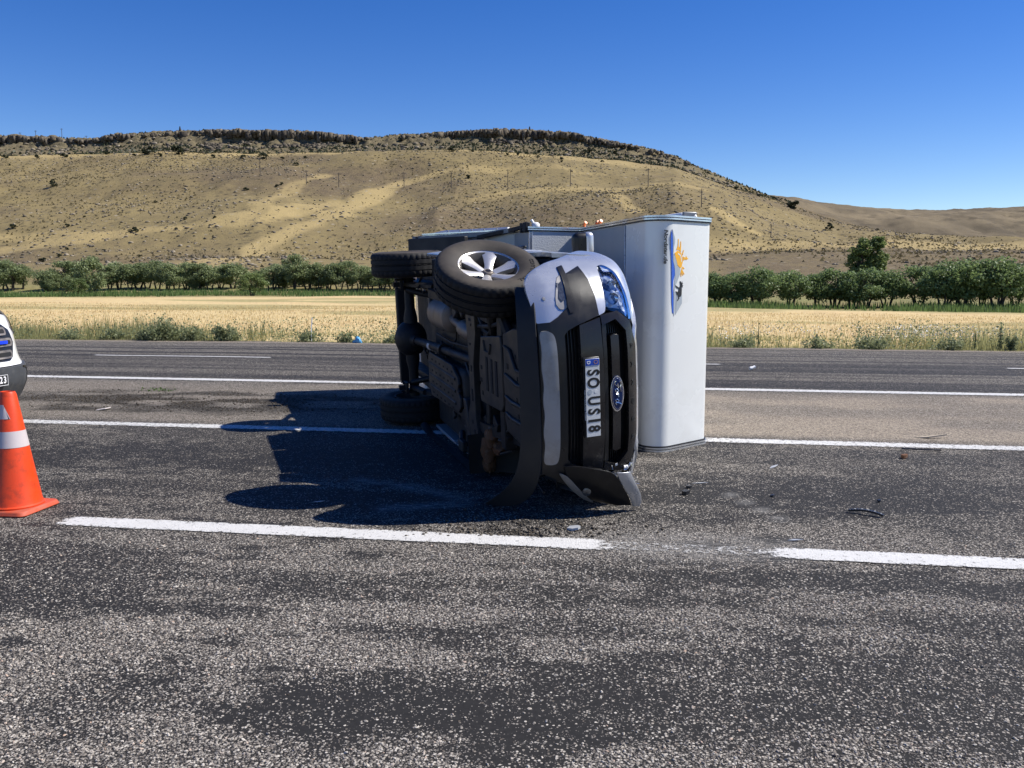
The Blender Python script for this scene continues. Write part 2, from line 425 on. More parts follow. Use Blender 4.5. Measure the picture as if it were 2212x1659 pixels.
# stains with shapes of their own; last two are shade painted in to blacken the truck's shadow: (px,py,half-length u, half-width v, amount)
STAINS_SHADE = [(960, 1530, .95, .24, 1.0), (1330, 1500, .55, .18, .9), (700, 1560, .40, .13, .8), (230, 1305, 1.0, .16, .8), (700, 1290, .55, .10, .5),
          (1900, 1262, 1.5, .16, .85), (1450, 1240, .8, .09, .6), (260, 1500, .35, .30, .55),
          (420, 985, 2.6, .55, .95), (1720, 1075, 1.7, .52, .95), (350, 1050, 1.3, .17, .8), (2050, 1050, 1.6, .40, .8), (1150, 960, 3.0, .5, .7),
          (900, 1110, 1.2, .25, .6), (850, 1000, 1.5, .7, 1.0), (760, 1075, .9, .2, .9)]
def stain_shade_field(u, v):
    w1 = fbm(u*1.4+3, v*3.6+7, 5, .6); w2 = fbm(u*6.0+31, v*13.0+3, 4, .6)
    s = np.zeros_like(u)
    for px, py, ru, rv, am in STAINS_SHADE:
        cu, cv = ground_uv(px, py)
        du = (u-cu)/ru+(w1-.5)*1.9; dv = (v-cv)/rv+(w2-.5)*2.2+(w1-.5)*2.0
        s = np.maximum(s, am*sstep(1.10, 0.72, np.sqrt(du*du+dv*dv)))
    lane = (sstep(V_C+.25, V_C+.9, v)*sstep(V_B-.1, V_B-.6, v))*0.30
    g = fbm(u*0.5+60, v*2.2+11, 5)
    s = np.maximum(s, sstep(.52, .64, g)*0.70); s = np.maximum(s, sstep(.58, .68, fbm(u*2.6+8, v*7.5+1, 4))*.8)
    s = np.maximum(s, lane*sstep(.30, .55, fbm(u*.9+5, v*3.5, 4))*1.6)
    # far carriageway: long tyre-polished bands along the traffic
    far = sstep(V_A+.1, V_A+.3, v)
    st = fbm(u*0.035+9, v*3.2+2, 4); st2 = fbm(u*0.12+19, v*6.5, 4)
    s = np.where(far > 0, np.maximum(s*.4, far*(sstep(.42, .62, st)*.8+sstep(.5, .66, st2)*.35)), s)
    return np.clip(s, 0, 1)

def build_road():
    us = np.unique(np.round(np.concatenate([np.linspace(-420, -30, 60), np.arange(-30, -10, .4), np.arange(-10, 10, .085), np.arange(10, 30, .4), np.linspace(30, 420, 60)]), 4))
    vs = np.unique(np.round(np.concatenate([np.linspace(-14, 1.4, 12), np.arange(1.4, 13, .055), np.arange(13, V_E+.65, .09)]), 4))
    U, V = np.meshgrid(us, vs)
    edge = V >= vs[-1]-1e-6
    Vv = V+np.where(edge, (fbm(U*1.3, V*0+3, 4)-.5)*.5, 0)
    Z = (fbm(U*.25, V*.25, 3)-.5)*0.02-0.012*np.clip((V-V_E)/0.6, 0, 1)
    Z = np.where((np.abs(U) < 15) & (V < 14), Z*0.2, Z)
    verts = np.stack([U, Vv, Z], -1).reshape(-1, 3)
    nu, nv = len(us), len(vs)
    i = (np.arange(nv-1)[:, None]*nu+np.arange(nu-1)[None]).ravel()
    me = np_mesh('road', verts, np.stack([i, i+1, i+1+nu, i+nu], 1))
    st = stain_shade_field(U, V)
    med = sstep(V_B+.05, V_B+.5, V)*sstep(V_A-.05, V_A-.6, V)
    dust = med*(0.45+0.55*sstep(.3, .6, fbm(U*.5+2, V*1.4+5, 4)))*(0.35+0.65*sstep(-3, 2, U))
    dust = np.maximum(dust, 0.75*sstep(V_E-.05, V_E+.15, V))
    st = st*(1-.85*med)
    cu, cv = ground_uv(380, 868)
    w = fbm(U*1.2+40, V*2.6+8, 4)
    blk = sstep(1.1, .55, np.sqrt(((U-cu)/3.3+(w-.5)*.8)**2+((V-cv-.12)/1.05+(w-.5)*1.6)**2))*sstep(.34, .50, fbm(U*1.6+3, V*3.2+1, 5))
    # scrape left by the sliding wreck
    cu2, cv2 = ground_uv(1500, 1180)
    scrape = sstep(1.1, .5, np.sqrt(((U-cu2)/.95)**2+((V-cv2)/.35)**2))
    for (ax_, ay_), (bx_, by_), w_ in (((770, 1036), (880, 1050), .07), ((880, 1050), (1000, 1078), .09), ((840, 1098), (1000, 1088), .10), ((1700, 1130), (1560, 1060), .03)):
        a0 = np.array(ground_uv(ax_, ay_)); b0 = np.array(ground_uv(bx_, by_)); ab = b0-a0; tt = np.clip(((U-a0[0])*ab[0]+(V-a0[1])*ab[1])/(ab@ab), 0, 1)
        scrape = np.maximum(scrape, 1.6*sstep(w_*1.4, w_*.3, np.hypot(U-a0[0]-tt*ab[0], V-a0[1]-tt*ab[1])))
    for nm, a in (('stain_shade', st), ('dust', dust), ('mulch', blk), ('scrape', scrape)):
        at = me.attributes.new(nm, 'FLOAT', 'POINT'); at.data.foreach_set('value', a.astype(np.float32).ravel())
    t = NT('chip_seal_asphalt'); o = t.obj()
    stn, dst, mul = t.attr('stain_shade'), t.attr('dust'), t.attr('mulch')
    vo = t.vor(o, 88); vo2 = t.vor(t.mapv(o, (1, 1, 1), (0, 0, .5), (3, 7, 0)), 150)
    sep = t.n('ShaderNodeSeparateColor'); t.set(sep.inputs[0], vo.outputs['Color'])
    sep2 = t.n('ShaderNodeSeparateColor'); t.set(sep2.inputs[0], vo2.outputs['Color'])
    chipc = t.ramp(sep.outputs[0], [(0, (.045, .043, .041)), (.25, (.135, .127, .116)), (.5, (.26, .240, .210)), (.78, (.42, .387, .335)), (1, (.60, .555, .485))])
    chipc = t.mix(t.math('MULTIPLY', sep.outputs[2], .35), chipc, (.25, .195, .145))
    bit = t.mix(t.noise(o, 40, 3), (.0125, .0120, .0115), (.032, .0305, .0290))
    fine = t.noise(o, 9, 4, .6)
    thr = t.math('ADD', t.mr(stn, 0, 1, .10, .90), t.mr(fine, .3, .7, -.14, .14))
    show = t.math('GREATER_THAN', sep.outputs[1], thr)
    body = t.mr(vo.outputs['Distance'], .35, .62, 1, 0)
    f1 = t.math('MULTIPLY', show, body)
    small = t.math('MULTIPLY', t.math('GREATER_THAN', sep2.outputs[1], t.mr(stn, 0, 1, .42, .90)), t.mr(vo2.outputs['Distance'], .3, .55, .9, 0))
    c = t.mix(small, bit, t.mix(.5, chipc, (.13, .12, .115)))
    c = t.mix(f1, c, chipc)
    dusty = t.mix(t.noise(o, 3.0, 5, .6), (.30, .245, .19), (.50, .42, .315))
    dusty = t.mix(1.0, dusty, t.ramp(sep.outputs[0], [(0, .35), (.35, .85), (.7, 1.0), (1, 1.35)]), 'MULTIPLY')
    c = t.mix(t.math('MULTIPLY', dst, t.mr(t.noise(o, 22, 4, .7), .25, .7, .20, .92)), c, dusty)
    blackc = t.mix(t.noise(o, 30, 4, .7), (.009, .009, .009), (.05, .044, .034))
    c = t.mix(t.math('MULTIPLY', mul, t.mr(t.noise(o, 26, 4, .7), .30, .55, 0, 1)), c, blackc)
    sc = t.math('MULTIPLY', t.attr('scrape'), t.mr(t.noise(t.mapv(o, (3, 40, 1)), 2.5, 3), .42, .66, 0, .5))
    c = t.mix(sc, c, (.34, .33, .31))
    h = t.math('ADD', t.math('MULTIPLY', f1, .8), t.math('MULTIPLY', small, .35))
    nrm = t.bump(h, 0.75, 0.006)
    rough = t.mr(stn, 0, 1, .9, .75)
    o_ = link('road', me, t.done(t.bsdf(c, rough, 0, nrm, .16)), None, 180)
    o_.rotation_euler.z = ROAD_A; tag(o_, kind='structure')
    return o_
road = build_road()

# loose and seated stone chips of the surface dressing in the near field (uncountable)
def build_chips():
    n = 150000
    Y = 2.35+(5.3-2.35)*rng.random(n)**1.0; X = (rng.random(n)*2-1)*(0.62*Y+.25)
    keep = rng.random(n) < np.clip((X*0+0.62*Y+.25)/(0.62*5.3+.25), 0, 1)   # even density over a trapezoid
    X, Y = X[keep], Y[keep]
    u = X*rd[0]+Y*rd[1]; v = X*rn[0]+Y*rn[1]
    st = stain_shade_field(u, v)
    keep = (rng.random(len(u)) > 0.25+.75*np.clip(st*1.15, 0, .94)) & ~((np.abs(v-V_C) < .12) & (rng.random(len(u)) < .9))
    keep &= rng.random(len(u)) < np.clip((5.5-Y)/1.2, 0, 1)
    u, v = u[keep], v[keep]; n = len(u)
    s = .0030+.0042*rng.random(n)**1.5
    me = bpy.data.meshes.new('stone_chips'); me.vertices.add(n)
    me.vertices.foreach_set('co', np.stack([u, v, s*.12-.0005], 1).astype(np.float32).ravel())
    a = me.attributes.new('scl', 'FLOAT_VECTOR', 'POINT')
    a.data.foreach_set('vector', np.stack([s*(.7+1.1*rng.random(n)), s*(.5+.6*rng.random(n)), s*(.45+.45*rng.random(n))], 1).astype(np.float32).ravel())
    a = me.attributes.new('rot', 'FLOAT_VECTOR', 'POINT')
    a.data.foreach_set('vector', np.stack([(rng.random(n)-.5)*1.6, (rng.random(n)-.5)*1.6, rng.random(n)*6.283], 1).astype(np.float32).ravel())
    t = NT('stone_chip'); r = t.rnd()
    col = t.ramp(r, [(0, (.04, .038, .036)), (.22, (.12, .113, .104)), (.5, (.25, .230, .202)), (.82, (.43, .397, .34)), (.95, (.58, .54, .47)), (1, (.48, .34, .25))])
    col = t.mix(t.noise(t.obj(), 1.5, 2), col, t.mix(.3, col, (.28, .20, .14)))
    mat = t.done(t.bsdf(col, .8, 0, None, .3))
    o = link('stone_chips', me); o.rotation_euler.z = ROAD_A
    g = bpy.data.node_groups.new('chips', 'GeometryNodeTree')
    g.interface.new_socket('Geometry', in_out='INPUT', socket_type='NodeSocketGeometry')
    g.interface.new_socket('Geometry', in_out='OUTPUT', socket_type='NodeSocketGeometry')
    N = g.nodes; Lk = g.links
    gi = N.new('NodeGroupInput'); go = N.new('NodeGroupOutput'); ip = N.new('GeometryNodeInstanceOnPoints')
    ico = N.new('GeometryNodeMeshIcoSphere'); ico.inputs['Radius'].default_value = 1; ico.inputs['Subdivisions'].default_value = 1
    sm = N.new('GeometryNodeSetMaterial'); sm.inputs['Material'].default_value = mat
    sc_ = N.new('GeometryNodeInputNamedAttribute'); sc_.data_type = 'FLOAT_VECTOR'; sc_.inputs[0].default_value = 'scl'
    ro = N.new('GeometryNodeInputNamedAttribute'); ro.data_type = 'FLOAT_VECTOR'; ro.inputs[0].default_value = 'rot'
    Lk.new(gi.outputs[0], ip.inputs['Points']); Lk.new(ico.outputs[0], sm.inputs['Geometry']); Lk.new(sm.outputs[0], ip.inputs['Instance'])
    Lk.new(ro.outputs[0], ip.inputs['Rotation']); Lk.new(sc_.outputs[0], ip.inputs['Scale']); Lk.new(ip.outputs[0], go.inputs[0])
    md = o.modifiers.new('chips', 'NODES'); md.node_group = g
    tag(o, 'pale stone chips of the worn road surface in the foreground', 'gravel', kind='stuff')
build_chips()

def mat_line():
    t = NT('road_paint'); o = t.obj()
    w = t.attr('wear')
    n = t.noise(o, 26, 5, .7); n2 = t.noise(o, 120, 2, .6)
    f = t.math('ADD', t.math('MULTIPLY', n, .65), t.math('MULTIPLY', n2, .35))
    hide = t.mr(t.math('SUBTRACT', f, t.mr(w, 0, 1, .29, .70)), 0.0, .07, 1, 0)
    c = t.mix(t.noise(o, 7, 4, .7), (.50, .49, .465), (.68, .67, .64))
    c = t.mix(t.mr(t.noise(o, 60, 3, .7), .55, .75, 0, .5), c, (.22, .21, .20))
    b = t.bsdf(c, .6, 0, t.bump(t.vor(o, 88).outputs['Distance'], .5, .006), .4)
    tr = t.n('ShaderNodeBsdfTransparent'); mx = t.n('ShaderNodeMixShader'); t.set(mx.inputs[0], t.math('MULTIPLY', hide, 1.0))
    t.t.links.new(b, mx.inputs[1]); t.t.links.new(tr.outputs[0], mx.inputs[2])
    return t.done(mx.outputs[0])
M['line'] = mat_line()
def lane_line(name, v, u0, u1, w, wear_fn, label):
    us = np.unique(np.concatenate([np.arange(max(u0, -14), min(u1, 14), .1), np.linspace(u0, u1, 30)])) if u1-u0 > 10 else np.linspace(u0, u1, 80)
    vv = np.linspace(-1, 1, 7)
    Ug, T = np.meshgrid(us, vv)
    Vg = v+T*w/2+(fbm(Ug*6, T*0+v, 3)-.5)*.02*np.sign(T)
    Z = (fbm(Ug*.25, Vg*.25, 3)-.5)*0.02; Z = np.where((np.abs(Ug) < 15) & (Vg < 14), Z*.2, Z)
    nu = len(us); i = (np.arange(6)[:, None]*nu+np.arange(nu-1)[None]).ravel()
    me = np_mesh(name, np.stack([Ug, Vg, Z+.006], -1).reshape(-1, 3), np.stack([i, i+1, i+1+nu, i+nu], 1))
    wear = wear_fn(Ug)+.25*np.abs(T)**6
    e = np.minimum(Ug-u0, u1-Ug); wear = wear+.7*sstep(.12, 0, e)
    at = me.attributes.new('wear', 'FLOAT', 'POINT'); at.data.foreach_set('value', np.clip(wear, 0, 1).astype(np.float32).ravel())
    o = link(name, me, M['line'], None, 180); o.rotation_euler.z = ROAD_A; tag(o, kind='structure')
uA, uB = ground_uv(1290, 1178)[0], ground_uv(1690, 1195)[0]
lane_line('dashed_lane_line', V_C, ground_uv(110, 1130)[0], 9.5, .205, lambda u: .16+.40*sstep(uA-.06, uA+.12, u)*sstep(uB+.05, uB-.12, u)+.35*sstep(-.2, .4, u)*sstep(uA+.3, uA, u), '')
lane_line('edge_line', V_B, -300, 300, .23, lambda u: .22+.12*vnoise(u*.7, u*0), '')
lane_line('edge_line', V_A, -300, 300, .25, lambda u: .16+.12*vnoise(u*.5, u*0+3), '')
ud = ground_uv(200, 767)[0], ground_uv(598, 772)[0]
per = ground_uv(1566, 789)[0]-ud[1]
for k in range(-12, 13):
    lane_line('far_dashed_line', V_D, ud[0]+k*per, ud[1]+k*per, .13, lambda u: .22+0*u, '')

# ------------------------------------------------------------------ terrain: verge, field and hills
ipx = lambda x, xs, ys: np.interp(x, xs, ys)
SKY_X = [-600, 0, 110, 220, 300, 420, 640, 720, 800, 900, 1000, 1150, 1240, 1320, 1400, 1450, 1560, 1663, 1750, 1850, 1950, 2061, 2212, 2800]
SKY_Y = [306, 301, 304, 311, 297, 293, 293, 300, 307, 300, 294, 293, 300, 314, 330, 347, 393, 430, 462, 492, 512, 529, 535, 540]
LED_X = [-600, 0, 130, 350, 600, 750, 1000, 1250, 1330, 1450, 1560, 1663, 1750, 1850, 2061, 2800]
LED_Y = [350, 347, 346, 339, 345, 341, 336, 349, 355, 372, 410, 440, 470, 498, 531, 541]
def zpx(y, r): return CAM_H+(595.0-y)/FPX*r
def knots(x):
    """ground profile (distance, height) lists for column directions x (array)"""
    Rt = ipx(x, [-600, 0, 880, 1530, 2212, 2800], [126, 122, 114, 86, 76, 74])
    yb = ipx(x, [-600, 0, 880, 1530, 2212, 2800], [641, 640, 637, 661, 671, 672])
    m = ipx(x, SKY_X, SKY_Y); l = ipx(x, LED_X, LED_Y)
    y3 = ipx(x, [-600, 900, 1300, 1540, 1800, 2800], [572, 572, 560, 556, 552, 556])
    y4 = ipx(x, [-600, 0, 600, 900, 1150, 1300, 1450, 1560, 1660, 1800, 2212, 2800], [460, 452, 440, 446, 425, 408, 409, 448, 505, 527, 531, 534])
    y5 = ipx(x, [-600, 0, 600, 900, 1150, 1300, 1450, 1560, 1660, 1800, 2212, 2800], [400, 395, 388, 392, 401, 400, 400, 428, 478, 520, 527, 530])
    far = ipx(x, [-600, 1400, 1640, 1700, 1790, 1850, 2000, 2212, 2800], [420, 420, 425, 428, 444, 452, 453, 452, 446])
    one = np.ones_like(x)
    rt = [20*one, Rt, Rt+42, 225*one, 320*one, 362*one, 430*one, 456*one, 480*one, 493*one, 560*one, 650*one, 900*one, 1400*one]
    zt = [-.08*one, zpx(yb, Rt), zpx(yb-40, Rt+42), zpx(y3, 225), zpx(y4, 320), zpx(y5, 362), zpx(l, 430), zpx(l-2.5, 456), zpx(l*.6+m*.4, 480), zpx(m, 493),
          zpx(m+6, 560), zpx(np.maximum(m+30, far+45), 650), zpx(far, 900), zpx(far+8, 1400)]
    return np.stack(rt), np.stack(zt)
def base_z(x, r):
    """x: direction in image columns (array), r: distance (array, same shape)"""
    rt, zt = knots(x)
    z = np.full_like(r, -.08)
    for k in range(rt.shape[0]-1):
        t = (r-rt[k])/(rt[k+1]-rt[k]); s = np.clip(t, 0, 1)
        s2 = s*s*(3-2*s); s = .55*s+.45*s2
        z = np.where((t > 0), zt[k]+(zt[k+1]-zt[k])*s, z)
    return z
def relief(X, Y, r):
    a = sstep(130, 260, r)
    g = (fbm(X*.012+5, Y*.012+2, 5)-.5)*9+(1-np.abs(2*fbm(X*.02+9, Y*.008+4, 4)-1)-.75)*5
    fl = np.sin(X*.030+Y*.006+4*fbm(X*.006, Y*.006, 3))*1.3
    rough = (fbm(X*.12, Y*.12, 4)-.5)*(.5+1.6*sstep(440, 490, r)*sstep(1100, 700, r))
    hf = sstep(600, 800, r)
    gul = (np.abs(2*fbm(X*.006+2, Y*.004+8, 4)-1)-.25)*46
    g = g*(1-.90*sstep(400, 470, r)*sstep(620, 540, r)); fl = fl*(1-.9*sstep(420, 470, r))
    return a*(g+fl+rough)+hf*gul*.5*sstep(1400, 950, r)+(fbm(X*.06, Y*.06, 3)-.5)*.5*sstep(22, 60, r)
def ground_at(X, Y):
    X = np.atleast_1d(np.asarray(X, float)); Y = np.atleast_1d(np.asarray(Y, float))
    x = CX+FPX*X/Y; r = Y
    return base_z(x, r)+relief(X, Y, r)
def hill_point(px, py, r0=24, r1=1300):
    d = ray(px, py); Y = np.concatenate([np.arange(r0, 200, .5), np.arange(200, r1, 1.0)])
    X = d[0]/d[1]*Y; z = CAM_H+d[2]/d[1]*Y; g = ground_at(X, Y)
    k = np.argmax(z <= g); 
    if not (z <= g).any(): k = len(Y)-1
    return X[k], Y[k], g[k]

# dry grass tracks and pale scars on the hill, as paths over the ground
TRACK_PX = [([(465, 566), (560, 535), (640, 500), (720, 462), (800, 425), (880, 396), (945, 374)], 7, .9), ([(330, 590), (465, 566)], 9, .6), ([(0, 545), (90, 530), (250, 503), (390, 494), (520, 470), (640, 456), (720, 440)], 9, .8),
            ([(0, 515), (200, 507), (390, 494)], 8, .7), ([(560, 440), (640, 400), (700, 380)], 5, .7), ([(1030, 432), (1100, 416), (1200, 409), (1350, 407), (1500, 406)], 8, .65),
            ([(1545, 452), (1585, 478), (1640, 507)], 3.0, 1.0), ([(1325, 420), (1350, 440), (1375, 458)], 3.5, .9), ([(1540, 533), (1700, 530), (1900, 529), (2212, 527)], 14, .8), ([(940, 374), (1000, 362), (1130, 362), (1300, 378)], 5, .45)]
def build_terrain():
    xs = np.concatenate([np.linspace(-3000, -700, 110)[:-1], np.linspace(-700, 2950, 860), np.linspace(2950, 5200, 110)[1:]])
    rs = np.concatenate([np.linspace(11, 20, 14)[:-1], 20*np.exp(np.linspace(0, math.log(130/20), 130))[:-1], np.linspace(130, 430, 170)[:-1], np.linspace(430, 520, 90)[:-1], np.linspace(520, 1400, 90)])
    Xc, Rr = np.meshgrid(xs, rs)
    X = (Xc-CX)/FPX*Rr; Y = Rr
    Z = base_z(Xc, Rr)+relief(X, Y, Rr)
    vroad = X*rn[0]+Y*rn[1]
    Z = np.where(vroad < V_E+1.6, np.minimum(Z, -.10-.0*Z), Z)
    Z = np.where((vroad >= V_E+.2) & (vroad < V_E+4), -.03-.22*sstep(V_E+.5, V_E+2.2, vroad)*sstep(V_E+4.6, V_E+3, vroad)+0*Z, Z)
    # cliffs: break the scarp into ragged columns
    m = sstep(472, 482, Rr)*sstep(510, 494, Rr)*sstep(1500, 1380, Xc)
    Z = Z+m*(fbm(X*.35, Y*.35, 3)-.5)*6*(.4+.6*fbm(X*.03+7, Y*.03, 2))
    nx, nr = len(xs), len(rs)
    i = (np.arange(nr-1)[:, None]*nx+np.arange(nx-1)[None]).ravel()
    me = np_mesh('terrain', np.stack([X, Y, Z], -1).reshape(-1, 3), np.stack([i, i+1, i+1+nx, i+nx], 1))
    # layers of the ground cover
    dry = np.zeros_like(X)
    wob = (fbm(X*.05, Y*.05, 3)-.5)
    for pts, w, am in TRACK_PX:
        P = np.array([hill_point(*p)[:2] for p in pts])
        dm = np.full_like(X, 1e9)
        for a, b in zip(P[:-1], P[1:]):
            ab = b-a; t = np.clip(((X-a[0])*ab[0]+(Y-a[1])*ab[1])/(ab@ab), 0, 1)
            dm = np.minimum(dm, np.hypot(X-a[0]-t*ab[0], Y-a[1]-t*ab[1]))
        dry = np.maximum(dry, am*sstep(w*.95, w*.40, dm+wob*w*1.3))
    lx = ipx(Xc, LED_X, LED_Y)
    led = sstep(418, 432, Rr)*sstep(462, 448, Rr)*sstep(1560, 1300, Xc)*(.55+.5*fbm(X*.03, Y*.05, 3))
    dry = np.maximum(dry, led)
    cliff = sstep(452, 468, Rr+(fbm(X*.06, Y*.06, 3)-.5)*22)*sstep(600, 545, Rr)*sstep(1680, 1450, Xc)
    cliff = np.maximum(cliff, .7*sstep(.55, .7, fbm(X*.02+3, Y*.02, 4))*sstep(640, 760, Rr)*sstep(1500, 1650, Xc)*sstep(1900, 1780, Xc))
    scrub = sstep(.42, .62, fbm(X*.011+3, Y*.014+1, 4))*sstep(150, 220, Rr)*(1-cliff)
    scrub = np.maximum(scrub, .9*sstep(1480, 1600, Xc)*sstep(95, 130, Rr)*sstep(255, 215, Rr))
    scrub = np.maximum(scrub, .55*sstep(1000, 1150, Xc)*sstep(1560, 1450, Xc)*sstep(205, 240, Rr)*sstep(322, 300, Rr))
    Rt, _ = knots(Xc); Rt = Rt[1]
    field = sstep(V_E+1.5, V_E+3.5, vroad)*sstep(-6, -12, Rr-Rt)
    green = sstep(-16, -8, Rr-Rt+(fbm(X*.05, Y*.1, 3)-.5)*10)*sstep(30, 12, Rr-Rt)*(.35+.65*sstep(.35, .6, fbm(X*.04+1, Y*.06, 3)))
    patch = sstep(.52, .64, fbm(X*.045+8, Y*.11+3, 4))*field*.75
    green = np.maximum(green, patch)
    green = np.maximum(green, .8*sstep(V_E+4.2, V_E+1.5, vroad)*sstep(V_E-.2, V_E+.5, vroad))
    farh = sstep(620, 720, Rr)
    for nm, a in (('dry', dry*(1-cliff*.7)), ('cliff', cliff), ('scrub', scrub), ('field', field), ('green', green), ('farh', farh)):
        at = me.attributes.new(nm, 'FLOAT', 'POINT'); at.data.foreach_set('value', np.clip(a, 0, 1).astype(np.float32).ravel())
    t = NT('hill_ground'); o = t.obj()
    big = t.noise(o, .018, 5, .6); mid = t.noise(o, .22, 5, .65); fin = t.noise(o, 1.6, 4, .7)
    base = t.mix(big, (.195, .152, .070), (.275, .215, .098))
    base = t.mix(t.mr(mid, .35, .65, 0, .55), base, (.165, .128, .068))
    scr = t.mix(t.mr(fin, .35, .7), (.070, .055, .036), (.20, .15, .09))
    c = t.mix(t.math('MULTIPLY', t.attr('scrub'), t.mr(mid, .25, .6, .45, .95)), base, scr)
    c = t.mix(t.math('MULTIPLY', t.attr('dry'), t.mr(fin, .2, .7, 1, .7)), c, t.mix(mid, (.35, .265, .115), (.43, .33, .155)))
    sp = t.vor(o, .45); ss = t.n('ShaderNodeSeparateColor'); t.set(ss.inputs[0], sp.outputs['Color'])
    spk = t.math('MULTIPLY', t.math('GREATER_THAN', ss.outputs[0], .80), t.mr(sp.outputs['Distance'], .18, .34, 1, 0))
    c = t.mix(t.math('MULTIPLY', spk, t.mr(t.attr('field'), 0, .2, .8, 0)), c, t.mix(ss.outputs[1], (.075, .065, .04), (.36, .31, .23)))
    sp2 = t.vor(o, .42); s2_ = t.n('ShaderNodeSeparateColor'); t.set(s2_.inputs[0], sp2.outputs['Color'])
    tuft = t.math('MULTIPLY', t.math('GREATER_THAN', s2_.outputs[0], t.mr(t.noise(o, .06, 4, .6), .35, .65, .92, .45)), t.mr(sp2.outputs['Distance'], .25, .5, 1, 0))
    tuft = t.math('MULTIPLY', tuft, t.mr(t.attr('field'), 0, .2, .75, 0)); tuft = t.math('MULTIPLY', tuft, t.mr(t.attr('dry'), .3, .9, 1, .15))
    c = t.mix(tuft, c, t.mix(s2_.outputs[1], (.060, .048, .030), (.125, .105, .060)))
    rockc = t.mix(t.mr(t.noise(o, .8, 4, .7), .35, .65), (.075, .064, .040), (.20, .165, .10))
    c = t.mix(t.math('MULTIPLY', t.attr('cliff'), .85), c, rockc)
    fh = t.mix(t.mr(t.noise(o, .012, 5, .6), .3, .7), (.090, .072, .045), (.225, .178, .108))
    fh = t.mix(t.mr(t.noise(t.mapv(o, (1, 1, 3)), .035, 5, .7), .52, .62, 0, .75), fh, (.075, .060, .038))
    c = t.mix(t.attr('farh'), c, fh)
    fldv = t.mapv(o, (1, 1, 1), (0, 0, -ROAD_A))
    row = t.noise(t.mapv(fldv, (.25, 2.2, 1)), 1.4, 4, .65)
    fld = t.mix(row, (.50, .375, .175), (.68, .545, .295)); fld = t.mix(t.mr(fin, .4, .75, 0, .4), fld, (.42, .29, .13))
    fld = t.mix(t.mr(t.noise(o, .12, 3, .5), .45, .62, 0, .45), fld, (.56, .39, .20))
    c = t.mix(t.attr('field'), c, fld)
    gr = t.mix(fin, (.13, .145, .05), (.30, .275, .115))
    c = t.mix(t.math('MULTIPLY', t.attr('green'), t.mr(fin, .25, .6, .55, .95)), c, gr)
    nrm = t.bump(t.math('ADD', t.math('MULTIPLY', mid, 2.0), fin), .55, .35)
    ob = link('terrain', me, t.done(t.bsdf(c, .95, 0, nrm, .15)), None, 180)
    tag(ob, kind='structure')
    # ground behind and beside the photographer
    m2 = MB(); m2.add([(-900, -700, -.14), (900, -700, -.14), (900, 19, -.14), (-900, 19, -.14)], [(0, 1, 2, 3)])
    g2 = m2.build('ground', ob.data.materials[0]); tag(g2, kind='structure')
build_terrain()

# ------------------------------------------------------------------ rocks
def mat_rock():
    t = NT('hill_rock'); o = t.obj(); a = t.attr('tone')
    n = t.noise(o, .9, 4, .65)
    c = t.ramp(t.math('ADD', t.math('MULTIPLY', a, .6), t.math('MULTIPLY', n, .4)), [(.2, (.055, .046, .037)), (.5, (.16, .135, .10)), (.8, (.33, .28, .205))])
    return t.done(t.bsdf(c, .9, 0, t.bump(t.noise(o, 2.5, 3), .5, .3), .2))
M['rock'] = mat_rock()
def ico():
    p = (1+5**.5)/2
    v = np.array([(-1,p,0),(1,p,0),(-1,-p,0),(1,-p,0),(0,-1,p),(0,1,p),(0,-1,-p),(0,1,-p),(p,0,-1),(p,0,1),(-p,0,-1),(-p,0,1)])/math.sqrt(1+p*p)
    f = np.array([(0,11,5),(0,5,1),(0,1,7),(0,7,10),(0,10,11),(1,5,9),(5,11,4),(11,10,2),(10,7,6),(7,1,8),(3,9,4),(3,4,2),(3,2,6),(3,6,8),(3,8,9),(4,9,5),(2,4,11),(6,2,10),(8,6,7),(9,8,1)])
    return v, f
ICO_V, ICO_F = ico()
BOX_V = np.array([(x, y, z) for x in (-1, 1) for y in (-1, 1) for z in (-1, 1)], float)*.8
BOX_F = np.array([(0,1,3),(0,3,2),(4,6,7),(4,7,5),(0,4,5),(0,5,1),(2,3,7),(2,7,6),(0,2,6),(0,6,4),(1,5,7),(1,7,3)])
def rock_field(name, P, S, label, tone, V0=ICO_V, F0=ICO_F, jit=.35):
    """P (n,3) centres, S (n,3) half sizes -> one mesh of irregular stones"""
    n = len(P); rgn = np.random.default_rng(len(name)+n)
    a = rgn.random(n)*6.283; ca, sa = np.cos(a), np.sin(a)
    nv_ = len(V0); V = V0[None]*(1+jit*(rgn.random((n, nv_, 3))-.5)*2)*S[:, None]
    x = V[..., 0]*ca[:, None]-V[..., 1]*sa[:, None]; y = V[..., 0]*sa[:, None]+V[..., 1]*ca[:, None]
    V = np.stack([x, y, V[..., 2]], -1)+P[:, None]
    F = F0[None]+(np.arange(n)*nv_)[:, None, None]
    me = np_mesh(name, V.reshape(-1, 3), F.reshape(-1, 3))
    at = me.attributes.new('tone', 'FLOAT', 'POINT'); at.data.foreach_set('value', np.repeat(tone, nv_).astype(np.float32))
    o = link(name, me, M['rock']); tag(o, label, 'rocks', kind='stuff')
def scatter(n, x0, x1, r0, r1, dens):
    x = x0+(x1-x0)*rng.random(n); r = np.sqrt(r0*r0+(r1*r1-r0*r0)*rng.random(n)); X = (x-CX)/FPX*r
    k = rng.random(n) < dens(x, r, X); return X[k], r[k], x[k]
